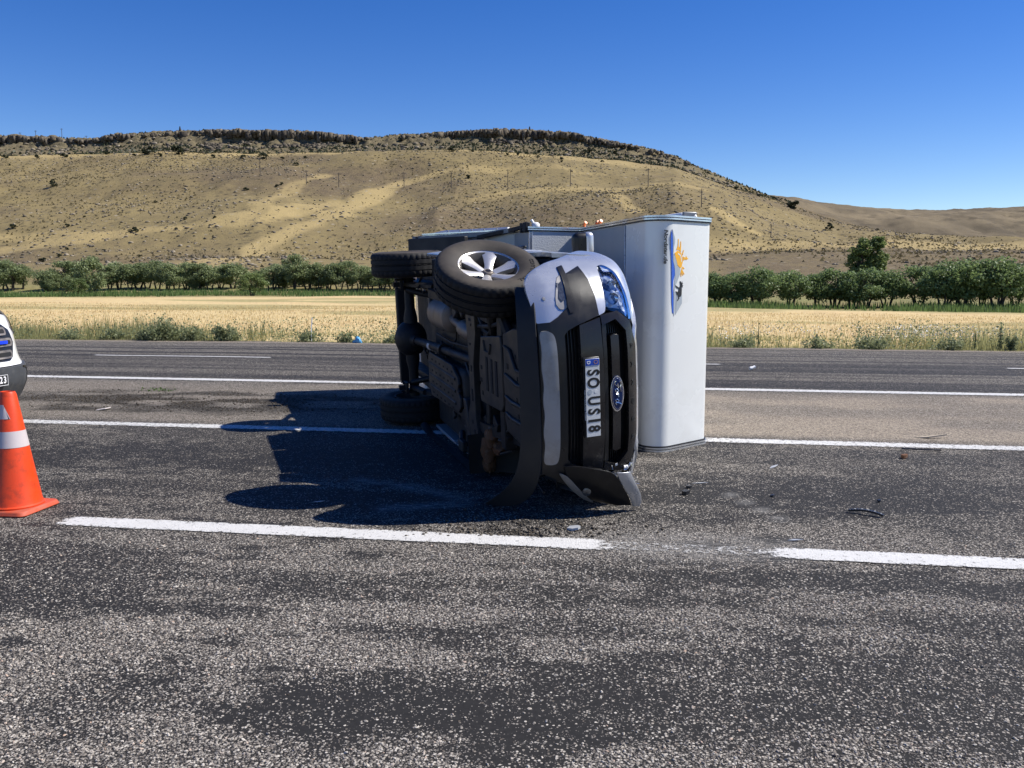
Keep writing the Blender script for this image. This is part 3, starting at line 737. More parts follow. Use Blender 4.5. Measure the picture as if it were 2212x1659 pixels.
# cliff band: blocks and columns along the scarp
X, Y, x = scatter(30000, -500, 1540, 470, 496, lambda x, r, X: np.interp(x, [-500, 0, 120, 150, 215, 230, 780, 830, 890, 930, 1200, 1260, 1420, 1540], [.5, .6, .5, .2, .3, 1, 1, .35, .5, .9, .9, .4, .3, 0])*(.10+.90*sstep(.38, .50, fbm(X*.030+7, X*0, 4)))*np.maximum(sstep(487, 489.5, r+3*fbm(X*.08, X*0+2, 3))*sstep(495, 492.5, r), .22*sstep(.52, .64, fbm(X*.05, r*.12+5, 3))))
rimk = Y > 484
S = np.stack([.5+1.7*rng.random(len(X))**2, .5+.8*rng.random(len(X)), np.where(rimk, (.7+1.7*rng.random(len(X)))*(.5+1.1*fbm(X*.03+50, X*0, 3)), .35+.8*rng.random(len(X)))], 1)
zpl = ground_at(X*494/Y, Y*0+494.0)
zc_ = np.where(rimk, zpl-S[:, 2]*.85-1.8*rng.random(len(X))**2-.5, ground_at(X, Y)+S[:, 2]*.2)
rock_field('cliff_rocks', np.stack([X, Y, zc_], 1), S, 'broken grey brown cliff band along the top of the hill', .05+.5*rng.random(len(X)), BOX_V, BOX_F, .28)
X, Y, x = scatter(4200, -500, 1700, 455, 520, lambda x, r, X: .25+.6*sstep(.45, .6, fbm(X*.03, r*.03+5, 3)))
S = (.25+1.0*rng.random((len(X), 1))**2.2)*np.stack([1+.5*rng.random(len(X)), 1+.5*rng.random(len(X)), .6+.3*rng.random(len(X))], 1)
rock_field('scree_rocks', np.stack([X, Y, ground_at(X, Y)+S[:, 2]*.2], 1), S, 'loose boulders scattered under and above the cliff', rng.random(len(X)))
X, Y, x = scatter(34000, -500, 2900, 170, 440, lambda x, r, X: .08+.92*sstep(.46, .66, fbm(X*.03+2, r*.03+9, 4)))
S = (.10+.42*rng.random((len(X), 1))**3)*np.stack([1+.6*rng.random(len(X)), 1+.6*rng.random(len(X)), .55+.3*rng.random(len(X))], 1)
rock_field('slope_stones', np.stack([X, Y, ground_at(X, Y)+S[:, 2]*.3], 1), S, 'small pale stones littering the dry slope', .35+.65*rng.random(len(X)))

# ------------------------------------------------------------------ leaves, grass
def leaf_mesh(name, C_, size, up=0.2, seed=0, tone=None):
    """diamond leaves at points C_ (n,3)"""
    g = np.random.default_rng(seed); n = len(C_)
    a = g.normal(size=(n, 3)); a /= np.linalg.norm(a, axis=1)[:, None]
    b = g.normal(size=(n, 3)); b -= a*(a*b).sum(1)[:, None]; b /= np.linalg.norm(b, axis=1)[:, None]
    s = size*(.6+.8*g.random((n, 1)))
    V = np.stack([C_-a*s, C_+b*s*.55, C_+a*s, C_-b*s*.55], 1)
    F = np.arange(n*4).reshape(n, 4)
    me = np_mesh(name, V.reshape(-1, 3), F)
    tn = g.random(n) if tone is None else tone
    at = me.attributes.new('tone', 'FLOAT', 'POINT'); at.data.foreach_set('value', np.repeat(tn, 4).astype(np.float32))
    return me
def crown_points(h, w, z0, nclump, nleaf, seed, flat=.75, top=0.0):
    g = np.random.default_rng(seed); pts = []; tone = []
    for k in range(nclump):
        for _ in range(60):
            p = g.uniform(-1, 1, 3)
            if p@p <= 1: break
        q = p/np.linalg.norm(p)*np.linalg.norm(p)**.45
        c = np.array([q[0]*w*.40, q[1]*w*.40, z0+(h-z0)*(.5+.40*q[2])])
        c[:2] *= 1.12-.35*max(0, q[2])
        rr = np.array([w*.20, w*.20, w*.15])*(.65+.7*g.random())
        m = int(nleaf/nclump*(.6+.8*g.random()))
        d = g.normal(size=(m, 3)); d /= np.linalg.norm(d, axis=1)[:, None]; d *= (g.random((m, 1))**.42)
        pts.append(c+d*rr); tone.append(np.clip(.25+.5*g.random()+.3*(g.random(m)-.5), 0, 1))
    return np.concatenate(pts), np.concatenate(tone)
def trunk_mb(h, z0, w, nst, seed, r0=.13):
    g = random.Random(seed); m = MB()
    for k in range(nst):
        a = 6.283*k/nst+g.random(); sp = (.10+.12*g.random())*w if nst > 1 else .03*w
        bx, by = .06*w*math.cos(a)*(nst > 1), .06*w*math.sin(a)*(nst > 1)
        p = [(bx, by, -.25)]
        for j in range(1, 5):
            t = j/4; p.append((bx+sp*t*math.cos(a)*1.4+.1*(g.random()-.5), by+sp*t*math.sin(a)*1.4+.1*(g.random()-.5), h*.72*t))
        m.tube(p, [r0*1.25, r0*.85, r0*.65, r0*.45, r0*.2], 6)
        for q in range(3):
            b = 6.283*g.random(); s0 = p[2+q % 2]
            m.tube([s0, (s0[0]+.18*w*math.cos(b), s0[1]+.18*w*math.sin(b), s0[2]+.16*h), (s0[0]+.34*w*math.cos(b), s0[1]+.34*w*math.sin(b), s0[2]+.3*h)], [r0*.5, r0*.3, r0*.1], 5)
    return m
TREE = {}
def tree_kind(key, h, w, z0, nclump, nleaf, leaf, nst, mat, seed, r0=.13):
    P, tn = crown_points(h, w, z0, nclump, nleaf, seed)
    me = leaf_mesh('crown', P, leaf, seed=seed, tone=tn); me.materials.append(M[mat])
    tm = trunk_mb(h, z0, w, nst, seed, r0).mesh('trunk'); tm.materials.append(M['bark'])
    TREE[key] = (tm, me)
def plant_tree(name, key, loc, sc, rot, label, cat, group=None):
    t = empty(name, loc=loc); t.scale = sc; t.rotation_euler.z = rot
    link('trunk', TREE[key][0], None, t); link('crown', TREE[key][1], None, t)
    return tag(t, label, cat, group)
for k in range(5): tree_kind('row%d' % k, 4.6, 3.7, .75, 36, 4200, .125, 2+k % 2, 'leaf_row', 100+k, .11)
for k in range(5): tree_kind('right%d' % k, 4.2, 4.2, .7, 34, 5200, .13, 4, 'leaf_right', 200+k, .10)
tree_kind('bright', 4.0, 4.0, .15, 30, 4200, .13, 3, 'leaf_bright', 301, .09)
tree_kind('round', 4.4, 3.4, .25, 30, 4200, .13, 3, 'leaf_row', 302, .10)
ORD = ['first', 'second', 'third', 'fourth', 'fifth', 'sixth', 'seventh', 'eighth', 'ninth', 'tenth', 'eleventh', 'twelfth', 'thirteenth', 'fourteenth', 'fifteenth', 'sixteenth', 'seventeenth', 'eighteenth', 'nineteenth', 'twentieth',
       'twenty-first', 'twenty-second', 'twenty-third', 'twenty-fourth', 'twenty-fifth', 'twenty-sixth', 'twenty-seventh', 'twenty-eighth', 'twenty-ninth', 'thirtieth', 'thirty-first', 'thirty-second', 'thirty-third', 'thirty-fourth', 'thirty-fifth']
# far row behind the golden field: base column, base row, height in rows, width factor
ROW = [(8, 617, 50, 1), (30, 620, 52, 1), (55, 617, 46, .9), (108, 618, 44, 1.1), (150, 622, 58, 1), (243, 618, 42, 1), (262, 617, 50, .9), (285, 616, 46, .9), (303, 617, 52, 1), (323, 619, 50, 1), (345, 617, 52, .9), (366, 618, 46, .9), (386, 620, 48, .9),
       (408, 621, 52, 1), (432, 620, 54, 1), (458, 621, 50, .9), (480, 622, 56, 1), (505, 621, 58, 1.1), (590, 624, 60, 1.1), (612, 624, 54, 1), (640, 625, 66, 1.0), (668, 624, 52, 1), (692, 624, 58, 1), (712, 625, 54, .9), (735, 625, 58, 1), (758, 625, 54, 1), (780, 626, 60, 1.0), (802, 626, 56, 1), (826, 626, 58, 1), (848, 627, 54, 1), (872, 627, 56, 1)]
gR = random.Random(4)
for i, (px, py, hh, wf) in enumerate(ROW):
    Yd = 136-.012*px+gR.uniform(-2, 2); X = (px-CX)/FPX*Yd; z = float(ground_at(X, Yd)[0])
    top = zpx(py-hh, Yd); H = max(2.5, top-z); s = H/4.6
    w = s*wf*gR.uniform(1.15, 1.6); s *= gR.uniform(.88, 1.16)
    plant_tree('row_tree', 'row%d' % (i % 5), (X, Yd, z), (w, w, s), gR.random()*6.28, 'grey-green tree with bare lower stems in the far row, %s from the left edge' % ORD[i], 'tree', 'trees in the row behind the golden field')
def solo(name, key, px, py, hh, Yd, wf, label, group=None, h0=4.0):
    X = (px-CX)/FPX*Yd; z = float(ground_at(X, Yd)[0]); s = (zpx(py-hh, Yd)-z)/h0
    return plant_tree(name, key, (X, Yd, z), (s*wf, s*wf, s), gR.random()*6.28, label, 'tree', group)
solo('tall_bushy_tree', 'round', 204, 632, 80, 124, .95, 'tall dense tree standing out above the left part of the far row', h0=4.4)
solo('bushy_tree', 'bright', 176, 640, 42, 116, .8, 'low round bushy tree in front of the taller dense one at left')
solo('yellowish_tree', 'bright', 548, 642, 56, 112, 1.15, 'pale yellow-green bushy tree in front of the far row, left of the truck')
# right row, nearer: (px, base, height, width)
RIGHT = [(1545, 663, 68, 1.0), (1585, 663, 66, 1.05), (1632, 664, 64, 1.0), (1705, 664, 60, .95), (1762, 664, 62, .9), (1800, 665, 64, 1.0), (1838, 666, 60, .9), (1866, 667, 68, 1.0), (1912, 668, 64, 1.0), (1982, 668, 78, 1.05), (2035, 667, 72, .9), (2075, 668, 88, 1.0), (2118, 668, 78, .9), (2150, 667, 84, 1.05), (2190, 668, 66, .8)]
for i, (px, py, hh, wf) in enumerate(RIGHT):
    Yd = 88-.010*(px-1530)+gR.uniform(-1.5, 1.5); X = (px-CX)/FPX*Yd; z = float(ground_at(X, Yd)[0])
    s = (zpx(py-hh, Yd)-z)/4.2*gR.uniform(1.08, 1.36); w = s*wf*gR.uniform(1.0, 1.3)
    plant_tree('willow_tree', 'right%d' % (i % 5), (X, Yd, z), (w, w, s), gR.random()*6.28, 'full green tree in the row right of the camper, %s counting from the camper' % ORD[i], 'tree', 'trees in the row right of the camper')
for k in range(26):
    px = gR.choice([20, 60, 120, 160, 330, 425, 445, 490, 600, 625, 655, 690, 725, 760, 800, 845])+gR.uniform(-12, 12); Yd = 131+gR.uniform(-2, 3); X = (px-CX)/FPX*Yd; z = float(ground_at(X, Yd)[0]); s = gR.uniform(.28, .55)
    plant_tree('understory_bush', 'round', (X, Yd, z), (s*1.1, s*1.1, s), gR.random()*6.28, 'low dark bush between the stems of the far tree row', 'bush', 'bushes under the far tree row')
# tall split-topped poplar and its dead stems
P1, t1 = crown_points(8.3, 2.6, .6, 80, 6500, 411); P2, t2 = crown_points(9.0, 2.1, .6, 76, 6000, 412)
P2[:, 0] += 1.9; P3, t3 = crown_points(5.2, 2.6, 0.3, 18, 1800, 413); P3[:, 0] += .9
Pp = np.concatenate([P1, P2, P3])
pm = leaf_mesh('crown', Pp, .15, seed=41, tone=np.concatenate([t1, t2, t3])); pm.materials.append(M['leaf_bright'])
tb = MB()
for bx, tp, r in ((0, (.1, 0, 7.6), .13), (1.7, (1.9, .1, 7.9), .13), (.8, (.9, 0, 4.6), .08)): tb.tube([(bx*.5+.4, 0, -.3), (bx, 0, 2.4), tp], [r, r*.7, .02], 6)
tm_ = tb.mesh('trunk'); tm_.materials.append(M['bark']); TREE['poplar'] = (tm_, pm)
Yd = 104.0; X = (1852-CX)/FPX*Yd; z = float(ground_at(X, Yd)[0]); s = (zpx(511, Yd)-z)/8.4
pop = plant_tree('poplar_tree', 'poplar', (X, Yd, z), (s*1.25, s*1.25, s*1.08), 0, 'tall split-topped poplar rising above the right row', 'tree')
tb = MB()
for k in range(9):
    bx = -.6+.9*gR.random(); tb.tube([(bx*.5, 0, 0), (bx*.8, 0, 4+gR.random()), (bx*1.1-.5*gR.random(), .2, 6.3+1.2*gR.random())], [.06, .035, .012], 5)
tb.build('dead_stems', M['bark'], pop)

# dark shrubs dotted over the hill
for k in range(4):
    P, tn = crown_points(1.5, 2.0, -.1, 12, 420, 500+k); me = leaf_mesh('shrub', P, .19, seed=500+k, tone=tn); me.materials.append(M['leaf_shrub']); TREE['shrub%d' % k] = (None, me)
P, tn = crown_points(3.6, 2.6, -.2, 16, 700, 560); P[:, :2] *= np.clip(1.25-.27*P[:, 2:3], .25, 1.3); me = leaf_mesh('shrub', P, .22, seed=560, tone=tn); me.materials.append(M['leaf_shrub']); TREE['juniper'] = (None, me)
def shrub(px, py, wpx, key, label, group=None, hf=1.0):
    X, Yd, z = hill_point(px, py); s = wpx/FPX*Yd/2.0
    o = link('shrub', TREE[key][1]); o.name = 'shrub'; o.location = (X, Yd, z); o.scale = (s, s, s*hf); o.rotation_euler.z = gR.random()*6.28
    return tag(o, label, 'shrub', group)
shrub(115, 404, 13, 'juniper', 'lone conical dark juniper high on the left slope', hf=.8)
shrub(1791, 498, 13, 'juniper', 'lone dark upright bush on the right flank of the hill', hf=.8)
shrub(1715, 452, 26, 'shrub1', 'wide dark bush below the right end of the ridge')
shrub(320, 334, 24, 'shrub0', 'broad dark bush at the foot of the left cliff'); shrub(384, 334, 26, 'shrub2', 'largest dark bush at the foot of the cliff, left of centre')
shrub(568, 343, 18, 'shrub3', 'dark bush on the brow below the middle of the cliff'); shrub(1010, 386, 11, 'shrub1', 'single dark bush right of the steep pale track')
for px, py, w in ((28, 494, 13), (145, 491, 10), (128, 556, 11), (92, 566, 15), (145, 540, 8), (224, 543, 9), (300, 556, 8), (281, 502, 10), (294, 503, 11), (380, 498, 9), (463, 472, 9), (532, 411, 11), (608, 401, 8), (598, 405, 8), (640, 358, 12), (336, 439, 8), (400, 475, 10), (292, 500, 12),
               (19, 358, 7), (525, 343, 12), (290, 338, 8), (345, 339, 10), (140, 340, 14), (80, 342, 10), (12, 342, 12), (230, 334, 14), (460, 342, 10), (610, 344, 9), (660, 342, 9), (975, 328, 14), (1020, 328, 9), (1095, 336, 8), (1120, 336, 8), (1162, 341, 8), (1212, 345, 8), (1214, 351, 7), (1166, 330, 10), (1275, 330, 14), (1262, 333, 12), (1330, 333, 10), (1300, 350, 7),
               (1234, 303, 7), (1292, 307, 7), (865, 307, 8), (1410, 331, 8), (1425, 358, 6), (1375, 350, 6), (1070, 418, 6), (1065, 446, 6), (1810, 498, 6), (1590, 410, 10), (1640, 425, 9), (1895, 498, 6), (2085, 452+70, 7), (55, 586, 12), (110, 590, 10), (182, 470, 7)):
    shrub(px, py, w, 'shrub%d' % gR.randrange(4), 'small dark shrub dotted on the dry hillside', 'small dark shrubs scattered over the hill', hf=gR.uniform(.7, 1.1))

# utility poles
for px, yt, yb_, where in ((71, 296, 306, 'leftmost of those on the skyline'), (104, 292, 305, 'second from left on the skyline'), (159, 288, 310, 'tallest on the left skyline'), (210, 303, 312, 'short one on the skyline just left of the cliff'), (562, 349, 372, 'on the upper slope left of the middle'), (662, 374, 399, 'beside the upper end of the left pale band'), (732, 379, 405, 'first of the level line left of the steep track'), (873, 378, 406, 'standing on the steep pale track'), (975, 378, 407, 'just right of the steep pale track'),
                     (1097, 372, 404, 'in the line above the tilted wheels'), (1232, 371, 403, 'in the line above the truck nose'), (1400, 370, 404, 'last of the line on the level brow'), (1515, 412, 448, 'on the flank above the top corner of the camper'), (1665, 487, 514, 'beside the foot of the straight pale scar')):
    X, Yd, z = hill_point(px, yb_) if yb_ > 312 else (None, None, None)
    if X is None:
        Yd = 500.0; X = (px-CX)/FPX*Yd; z = float(ground_at(X, Yd)[0])
    H = max(3.0, zpx(yt, Yd)-z)
    t = empty('utility_pole', loc=(X, Yd, z))
    MB().tube([(0, 0, -.5), (0, 0, H)], [.16, .11], 7).build('pole', M['pole_wood'], t)
    MB().box((0, 0, H-.5), (1.5, .12, .12)).build('crossarm', M['pole_wood'], t)
    for q in (-.6, 0, .6): MB().tube([(q, 0, H-.45), (q, 0, H-.2)], .05, 6).build('insulator', M['grey_steel'], t)
    tag(t, 'thin utility pole %s' % where, 'utility pole', 'utility poles crossing the hill')
for px, py, where in ((408, 292, 'above the left cliff'), (1143, 292, 'at the summit above the truck')):
    Yd = 494.0; X = (px-CX)/FPX*Yd; z = float(ground_at(X, Yd)[0]); m = MB()
    for k in range(5): m.ball((0, 0, .2+.55*k), (.75-.1*k, .7-.1*k, .4), 8, 5)
    o = m.build('stone_cairn', M['rock']); o.location = (X, Yd, z)
    tag(o, 'small dark stone cairn on the skyline %s' % where, 'cairn', 'cairns on the skyline')

# grass blades of verge and field (uncountable)
def blades(name, X, Y, h, w, mat, label, lean=.35, tone=None, seed=1):
    g = np.random.default_rng(seed); n = len(X); z = ground_at(X, Y); vr = X*rn[0]+Y*rn[1]
    z = np.where(vr < V_E+4, -.03-.22*sstep(V_E+.5, V_E+2.2, vr)*sstep(V_E+4.6, V_E+3, vr), z)-.03
    a = g.random(n)*6.283; b = g.random(n)*6.283; l = h*lean*g.random(n)
    dx, dy = np.cos(a)*w/2, np.sin(a)*w/2
    V = np.stack([np.stack([X-dx, Y-dy, z], 1), np.stack([X+dx, Y+dy, z], 1), np.stack([X+l*np.cos(b), Y+l*np.sin(b), z+h], 1)], 1)
    me = np_mesh(name, V.reshape(-1, 3), np.arange(3*n).reshape(n, 3))
    tn = g.random(n) if tone is None else tone
    at = me.attributes.new('tone', 'FLOAT', 'POINT'); at.data.foreach_set('value', np.repeat(tn, 3).astype(np.float32))
    o = link(name, me, M[mat]); tag(o, label, 'grass', kind='stuff')
def strip(n, v0, v1, p=1.0, umin=-26, umax=26):
    v = v0+(v1-v0)*rng.random(n)**p; u = umin+(umax-umin)*rng.random(n); u = u*(v/26)
    X = u*rd[0]+v*rn[0]; Y = u*rd[1]+v*rn[1]; return X, Y, u, v
X, Y, u, v = strip(90000, V_E+.45, V_E+6.5, 1.5)
den = fbm(u*.5, v*.8, 4); k = rng.random(len(u)) < sstep(.28, .55, den)*sstep(V_E+6.5, V_E+3, v)*np.where(u > 4, 1.0, .8); X, Y, u, v, den = X[k], Y[k], u[k], v[k], den[k]
blades('verge_grass', X, Y, (.07+.30*rng.random(len(X))**1.5)*(.35+1.5*sstep(.4, .62, fbm(u*.35+9, v*.5, 3)))*sstep(V_E+.3, V_E+1.6, v)+.05, .018+.014*rng.random(len(X)), 'grass_green', 'long green and straw grass along the far road edge', seed=3)
X, Y, u, v = strip(70000, V_E+1.6, 62, 1.35)
den = fbm(u*.3+4, v*.5, 4)
blades('field_stubble', X, Y, (.03+.10*rng.random(len(X)))*(.5+den)*sstep(V_E+1, V_E+5, v)+.03, .018+.0005*v, 'grass_gold', 'ripe golden grass of the field beyond the road', seed=4)
X, Y, u, v = strip(12000, V_E+.9, V_E+4.0, 1.2, 2, 26); k = rng.random(len(u)) < sstep(.45, .62, fbm(u*.45+8, v*.9, 3)); X, Y, u, v = X[k], Y[k], u[k], v[k]
Pz = np.where(v < V_E+4, -.1, ground_at(X, Y))+.22+.28*rng.random(len(X))
fm = leaf_mesh('meadow_flowers', np.stack([X, Y, Pz], 1), .020, seed=6); fm.materials.append(M['flower'])
tag(link('meadow_flowers', fm), 'tiny white flowers in the verge right of the camper', 'flowers', kind='stuff')
# leafy weeds and seed heads mixed into the verge
X, Y, u, v = strip(60000, V_E+.55, V_E+4.5, 1.4); cl = fbm(u*.8+3, v*1.3+5, 4); k = rng.random(len(u)) < sstep(.46, .62, cl)*np.where(u > 3, 1.0, .75); X, Y, u, v, cl = X[k], Y[k], u[k], v[k], cl[k]
Pz = -.12+(.02+.42*rng.random(len(X))**1.3)*sstep(.44, .72, cl)*1.5
fm = leaf_mesh('verge_weeds', np.stack([X, Y, Pz], 1), .026, seed=16); fm.materials.append(M['leaf_weed'])
tag(link('verge_weeds', fm), 'grey-green leafy weeds along the far road edge', 'weeds', kind='stuff')
# lush strip at the feet of the trees
n = 26000; xp = rng.uniform(-300, 2700, n); Rt = knots(xp)[0][1]; Yd = Rt-9+16*rng.random(n); X = (xp-CX)/FPX*Yd
k = rng.random(n) < sstep(.38, .58, fbm(X*.06, Yd*.1, 3)); X, Yd = X[k], Yd[k]
blades('ditch_grass', X, Yd, .25+.55*rng.random(len(X)), .10+.08*rng.random(len(X)), 'grass_lush', 'green grass and reeds at the feet of the tree rows', seed=8)

# low dry scrub on the hill
X, Y, x = scatter(42000, -500, 2900, 165, 470, lambda x, r, X: .10+.90*sstep(.44, .64, fbm(X*.022+12, r*.022+4, 4)))
blades('hill_scrub', X, Y, .25+.45*rng.random(len(X)), .5+.7*rng.random(len(X)), 'scrub_dry', 'low dry scrub speckling the hill slopes', .6, seed=21)
X, Y, x = scatter(9000, -500, 1700, 452, 500, lambda x, r, X: .3+.7*sstep(.45, .6, fbm(X*.03+2, r*.03+4, 3)))
blades('ridge_scrub', X, Y, .5+.8*rng.random(len(X)), 1.0+1.2*rng.random(len(X)), 'leaf_shrub', 'dark scrub growing among the rocks of the ridge', .5, seed=22)
# roadside weed bushes: stems and leaves
def weed(px, py, hpx, wpx, label, n=900, seed=0, leafy=1.0, mat='leaf_weed', group='weeds on the far verge', name='weed_bush'):
    g = np.random.default_rng(seed+900); u, v = ground_uv(px, py); v = max(v, V_E+.75); X, Y, _ = uv2w(u, v)
    H = hpx/FPX*Y; W = wpx/FPX*Y
    t = empty(name, loc=(X, Y, -.12)); ns = max(3, int(9*W/.8)); st = MB(); P = []
    for k in range(ns*2):
        a = g.random()*6.283; q = g.random()**.6*W/2; hh = H*(.55+.5*g.random())*(1-.35*q/(W/2)); e = (q*math.cos(a), q*math.sin(a)*.8, hh)
        b = (.25*e[0], .25*e[1], 0); mid = (.6*e[0], .6*e[1], hh*.55)
        st.tube([b, mid, e], [.008, .006, .003], 4)
        m = int(n/ns/2); s = g.random(m)**.7
        pp = np.outer(1-s, b)+np.outer(s, e)+g.normal(size=(m, 3))*np.array([.05, .05, .045])*(W/.8+.25); P.append(pp)
    st.build('stems', M['leaf_weed'], t)
    P = np.concatenate(P); P[:, 2] = np.maximum(P[:, 2], .02)
    me = leaf_mesh('leaves', P, .030*leafy, seed=seed); me.materials.append(M[mat]); link('leaves', me, None, t)
    return tag(t, label, 'weed', group)
weed(338, 736, 58, 105, 'largest feathery green bush on the far verge, left of centre', 2800, 1)
weed(400, 737, 46, 60, 'green bush touching the right side of the largest verge bush', 1400, 2)
weed(470, 738, 48, 62, 'rounded leafy weed bush between the big verge bush and the truck', 1500, 3, 1.1)
weed(215, 736, 44, 60, 'spindly weed clump left of the largest verge bush', 800, 4)
weed(120, 735, 34, 70, 'low green weed clump near the white van', 900, 5)
weed(285, 737, 40, 40, 'small weed clump against the left side of the largest verge bush', 600, 6)
weed(650, 741, 38, 60, 'sparse low weed by the thin white stake', 700, 7)
weed(735, 741, 36, 60, 'sparse weed just left of the blue bag', 700, 8)
weed(840, 742, 30, 44, 'small weed tuft right of the blue bag', 500, 9)
weed(1880, 752, 40, 90, 'dense green weed patch right of the camper at the road edge', 1500, 10)
weed(1770, 752, 34, 80, 'low weed patch nearer the camper on the right verge', 1100, 11)
weed(2170, 757, 92, 12, 'tall leafy single stalk at the far right verge', 90, 12, 1.3)
weed(2195, 757, 62, 30, 'weed clump at the right edge of the photo', 500, 13)
weed(2118, 757, 74, 10, 'thin bare stalk left of the tall leafy one', 36, 14, .7)
weed(2060, 755, 40, 70, 'whitish weed patch on the right verge', 900, 15)
weed(1610, 750, 36, 70, 'pale weed patch next to the camper edge', 900, 16)
weed(1640, 751, 84, 8, 'single thin dry stalk right of the camper', 24, 17, .6, 'grass_gold')
uS, vS = ground_uv(664, 739); p = uv2w(uS, V_E+.8, -.15)
st = MB(); st.tube([p, (p[0], p[1], .25), (p[0]+.03, p[1], .58)], .012, 6); tag(st.build('white_stake', M['white_plastic']), 'thin white stake in the verge left of the truck', 'stake')
uS, vS = ground_uv(775, 739); p = uv2w(uS, V_E+.62, 0)
b = MB(); b.ball((p[0], p[1], .03), (.11, .09, .09), 12, 7)
for q in b.v:
    d = q-Vector((p[0], p[1], .03)); q += d*.35*math.sin(31*d.x+17*d.z)
tag(b.build('plastic_bag', M['bag_blue'], None, 60), 'crumpled blue plastic bag at the far road edge', 'bag')

# ------------------------------------------------------------------ overturned pickup truck
TH, PHI, PSI = R(17.0), R(2.3), R(3.0)
Fv = Vector((math.sin(TH)*math.cos(PHI), -math.cos(TH)*math.cos(PHI), -math.sin(PHI)))
U0 = Vector((math.cos(TH), math.sin(TH), 0)); L0 = U0.cross(Fv)
Lv = L0*math.cos(PSI)+U0*math.sin(PSI); Uv = U0*math.cos(PSI)-L0*math.sin(PSI)
TM = Matrix((Fv, Lv, Uv)).transposed().to_4x4(); TM.translation = Vector((-.523, 6.426, .80)); TMi = TM.inverted()
def crush(p):
    """what would reach below the road is pressed flat against it"""
    w = TM@Vector(p)
    if w.z < .012: w.z = .012+.004*math.sin(w.x*40+w.y*31); return TMi@w
    return Vector(p)
truck = empty('pickup_truck', TM)
tag(truck, 'silver pickup truck lying on its left side with underbody and wheels exposed', 'pickup truck')
_xt, _xv = smooth_table([.20, .30, .42, .55, .75, .95, 1.08, 1.16, 1.22, 1.27, 1.33, 1.40], [.70, .78, .86, .90, .91, .89, .87, .83, .76, .62, .2, -.4], .2, 1.4, 500, 26)
_st, _sv = smooth_table([0, .3, .5, .65, .78, .88, .93, .96], [0, .01, .04, .10, .20, .36, .55, .80], 0, .96, 400, 26)
def S(y, z): return float(np.interp(z, _xt, _xv)-np.interp(abs(y), _st, _sv))
def fp(off, rake=0.0):
    return lambda y, z, d: (S(y, z)+off-d+rake*(z-.8), y, z)
def front(name, poly, off, thick, mat, parent=truck, bevel=.007, step=.05, smooth=40, seg=2):
    return surf_panel(name, poly, fp(off), thick, M[mat], parent, step, bevel, crush, smooth, seg)
mir = lambda poly: [(-y, z) for y, z in poly][::-1]
# --- bumper with its inserts
front('bumper', [(-.80, .735), (-.845, .86), (-.76, .884), (-.66, .898), (-.53, .905), (-.475, .735), (-.445, .672), (-.415, .645), (.415, .645), (.445, .672), (.475, .735), (.53, .905), (.60, .90), (.64, .80), (.62, .66), (.55, .57), (.50, .475),
        (-.50, .475), (-.505, .56), (-.535, .615), (-.60, .70)], .020, .05, 'black_plastic', bevel=.010)
bumper = [o for o in truck.children if o.name.startswith('bumper')][0]
tag(bumper, 'black plastic centre of the front bumper')
# silver corner of the bumper round the fog lamp
sil = front('front_corner', chaikin([(-.49, .47), (-.62, .455), (-.70, .445), (-.757, .452), (-.80, .485), (-.84, .555), (-.876, .66), (-.90, .80), (-.925, .92), (-.937, 1.02), (-.92, 1.12), (-.85, 1.195), (-.70, 1.235), (-.50, 1.24), (-.41, 1.20), (-.465, 1.168), (-.575, 1.163), (-.70, 1.147), (-.80, 1.117), (-.845, 1.055), (-.838, .995), (-.72, .976), (-.55, .966), (-.53, .92), (-.48, .74), (-.50, .66), (-.485, .575)], 2, .2), .008, .03, 'silver', bevel=.005, step=.035)
front('front_corner', chaikin(mir([(-.90, .91), (-.937, 1.02), (-.92, 1.12), (-.85, 1.195), (-.70, 1.235), (-.50, 1.24), (-.41, 1.20), (-.465, 1.168), (-.575, 1.163), (-.70, 1.147), (-.80, 1.117), (-.845, 1.055), (-.838, .995), (-.72, .976), (-.55, .966), (-.53, .92), (-.7, .905)]), 1, .2), .008, .03, 'silver', bevel=.005)
front('sensor', [(-.655+.011*math.cos(a*.6283), .545+.011*math.sin(a*.6283)) for a in range(10)], .012, .012, 'skid_silver', sil, bevel=.002)  # parking sensor
bez = front('fog_lamp', chaikin([(-.80, .705), (-.775, .66), (-.625, .61), (-.572, .645), (-.60, .705), (-.70, .725)], 1), .014, .03, 'skid_silver', bevel=.006)
front('lens', [(-.765, .70), (-.745, .668), (-.655, .64), (-.63, .66), (-.65, .695), (-.72, .706)], .018, .012, 'fog_glass', bez, bevel=.004)
front('lamp_brow', [(-.845, .705), (-.855, .745), (-.56, .725), (-.555, .70), (-.60, .69)], .026, .03, 'black_plastic', bevel=.008)
# silver band between bumper insert and headlight
# --- lower air intake
inta = front('lower_intake', [(-.47, .64), (.47, .64), (.49, .77), (-.49, .77)], -.075, .02, 'hole', bevel=0)
for k in range(4):
    z = .668+.022*k; front('slat', [(-.44, z), (.44, z), (.44, z+.006), (-.44, z+.006)], -.055, .015, 'black_plastic', inta, bevel=0)
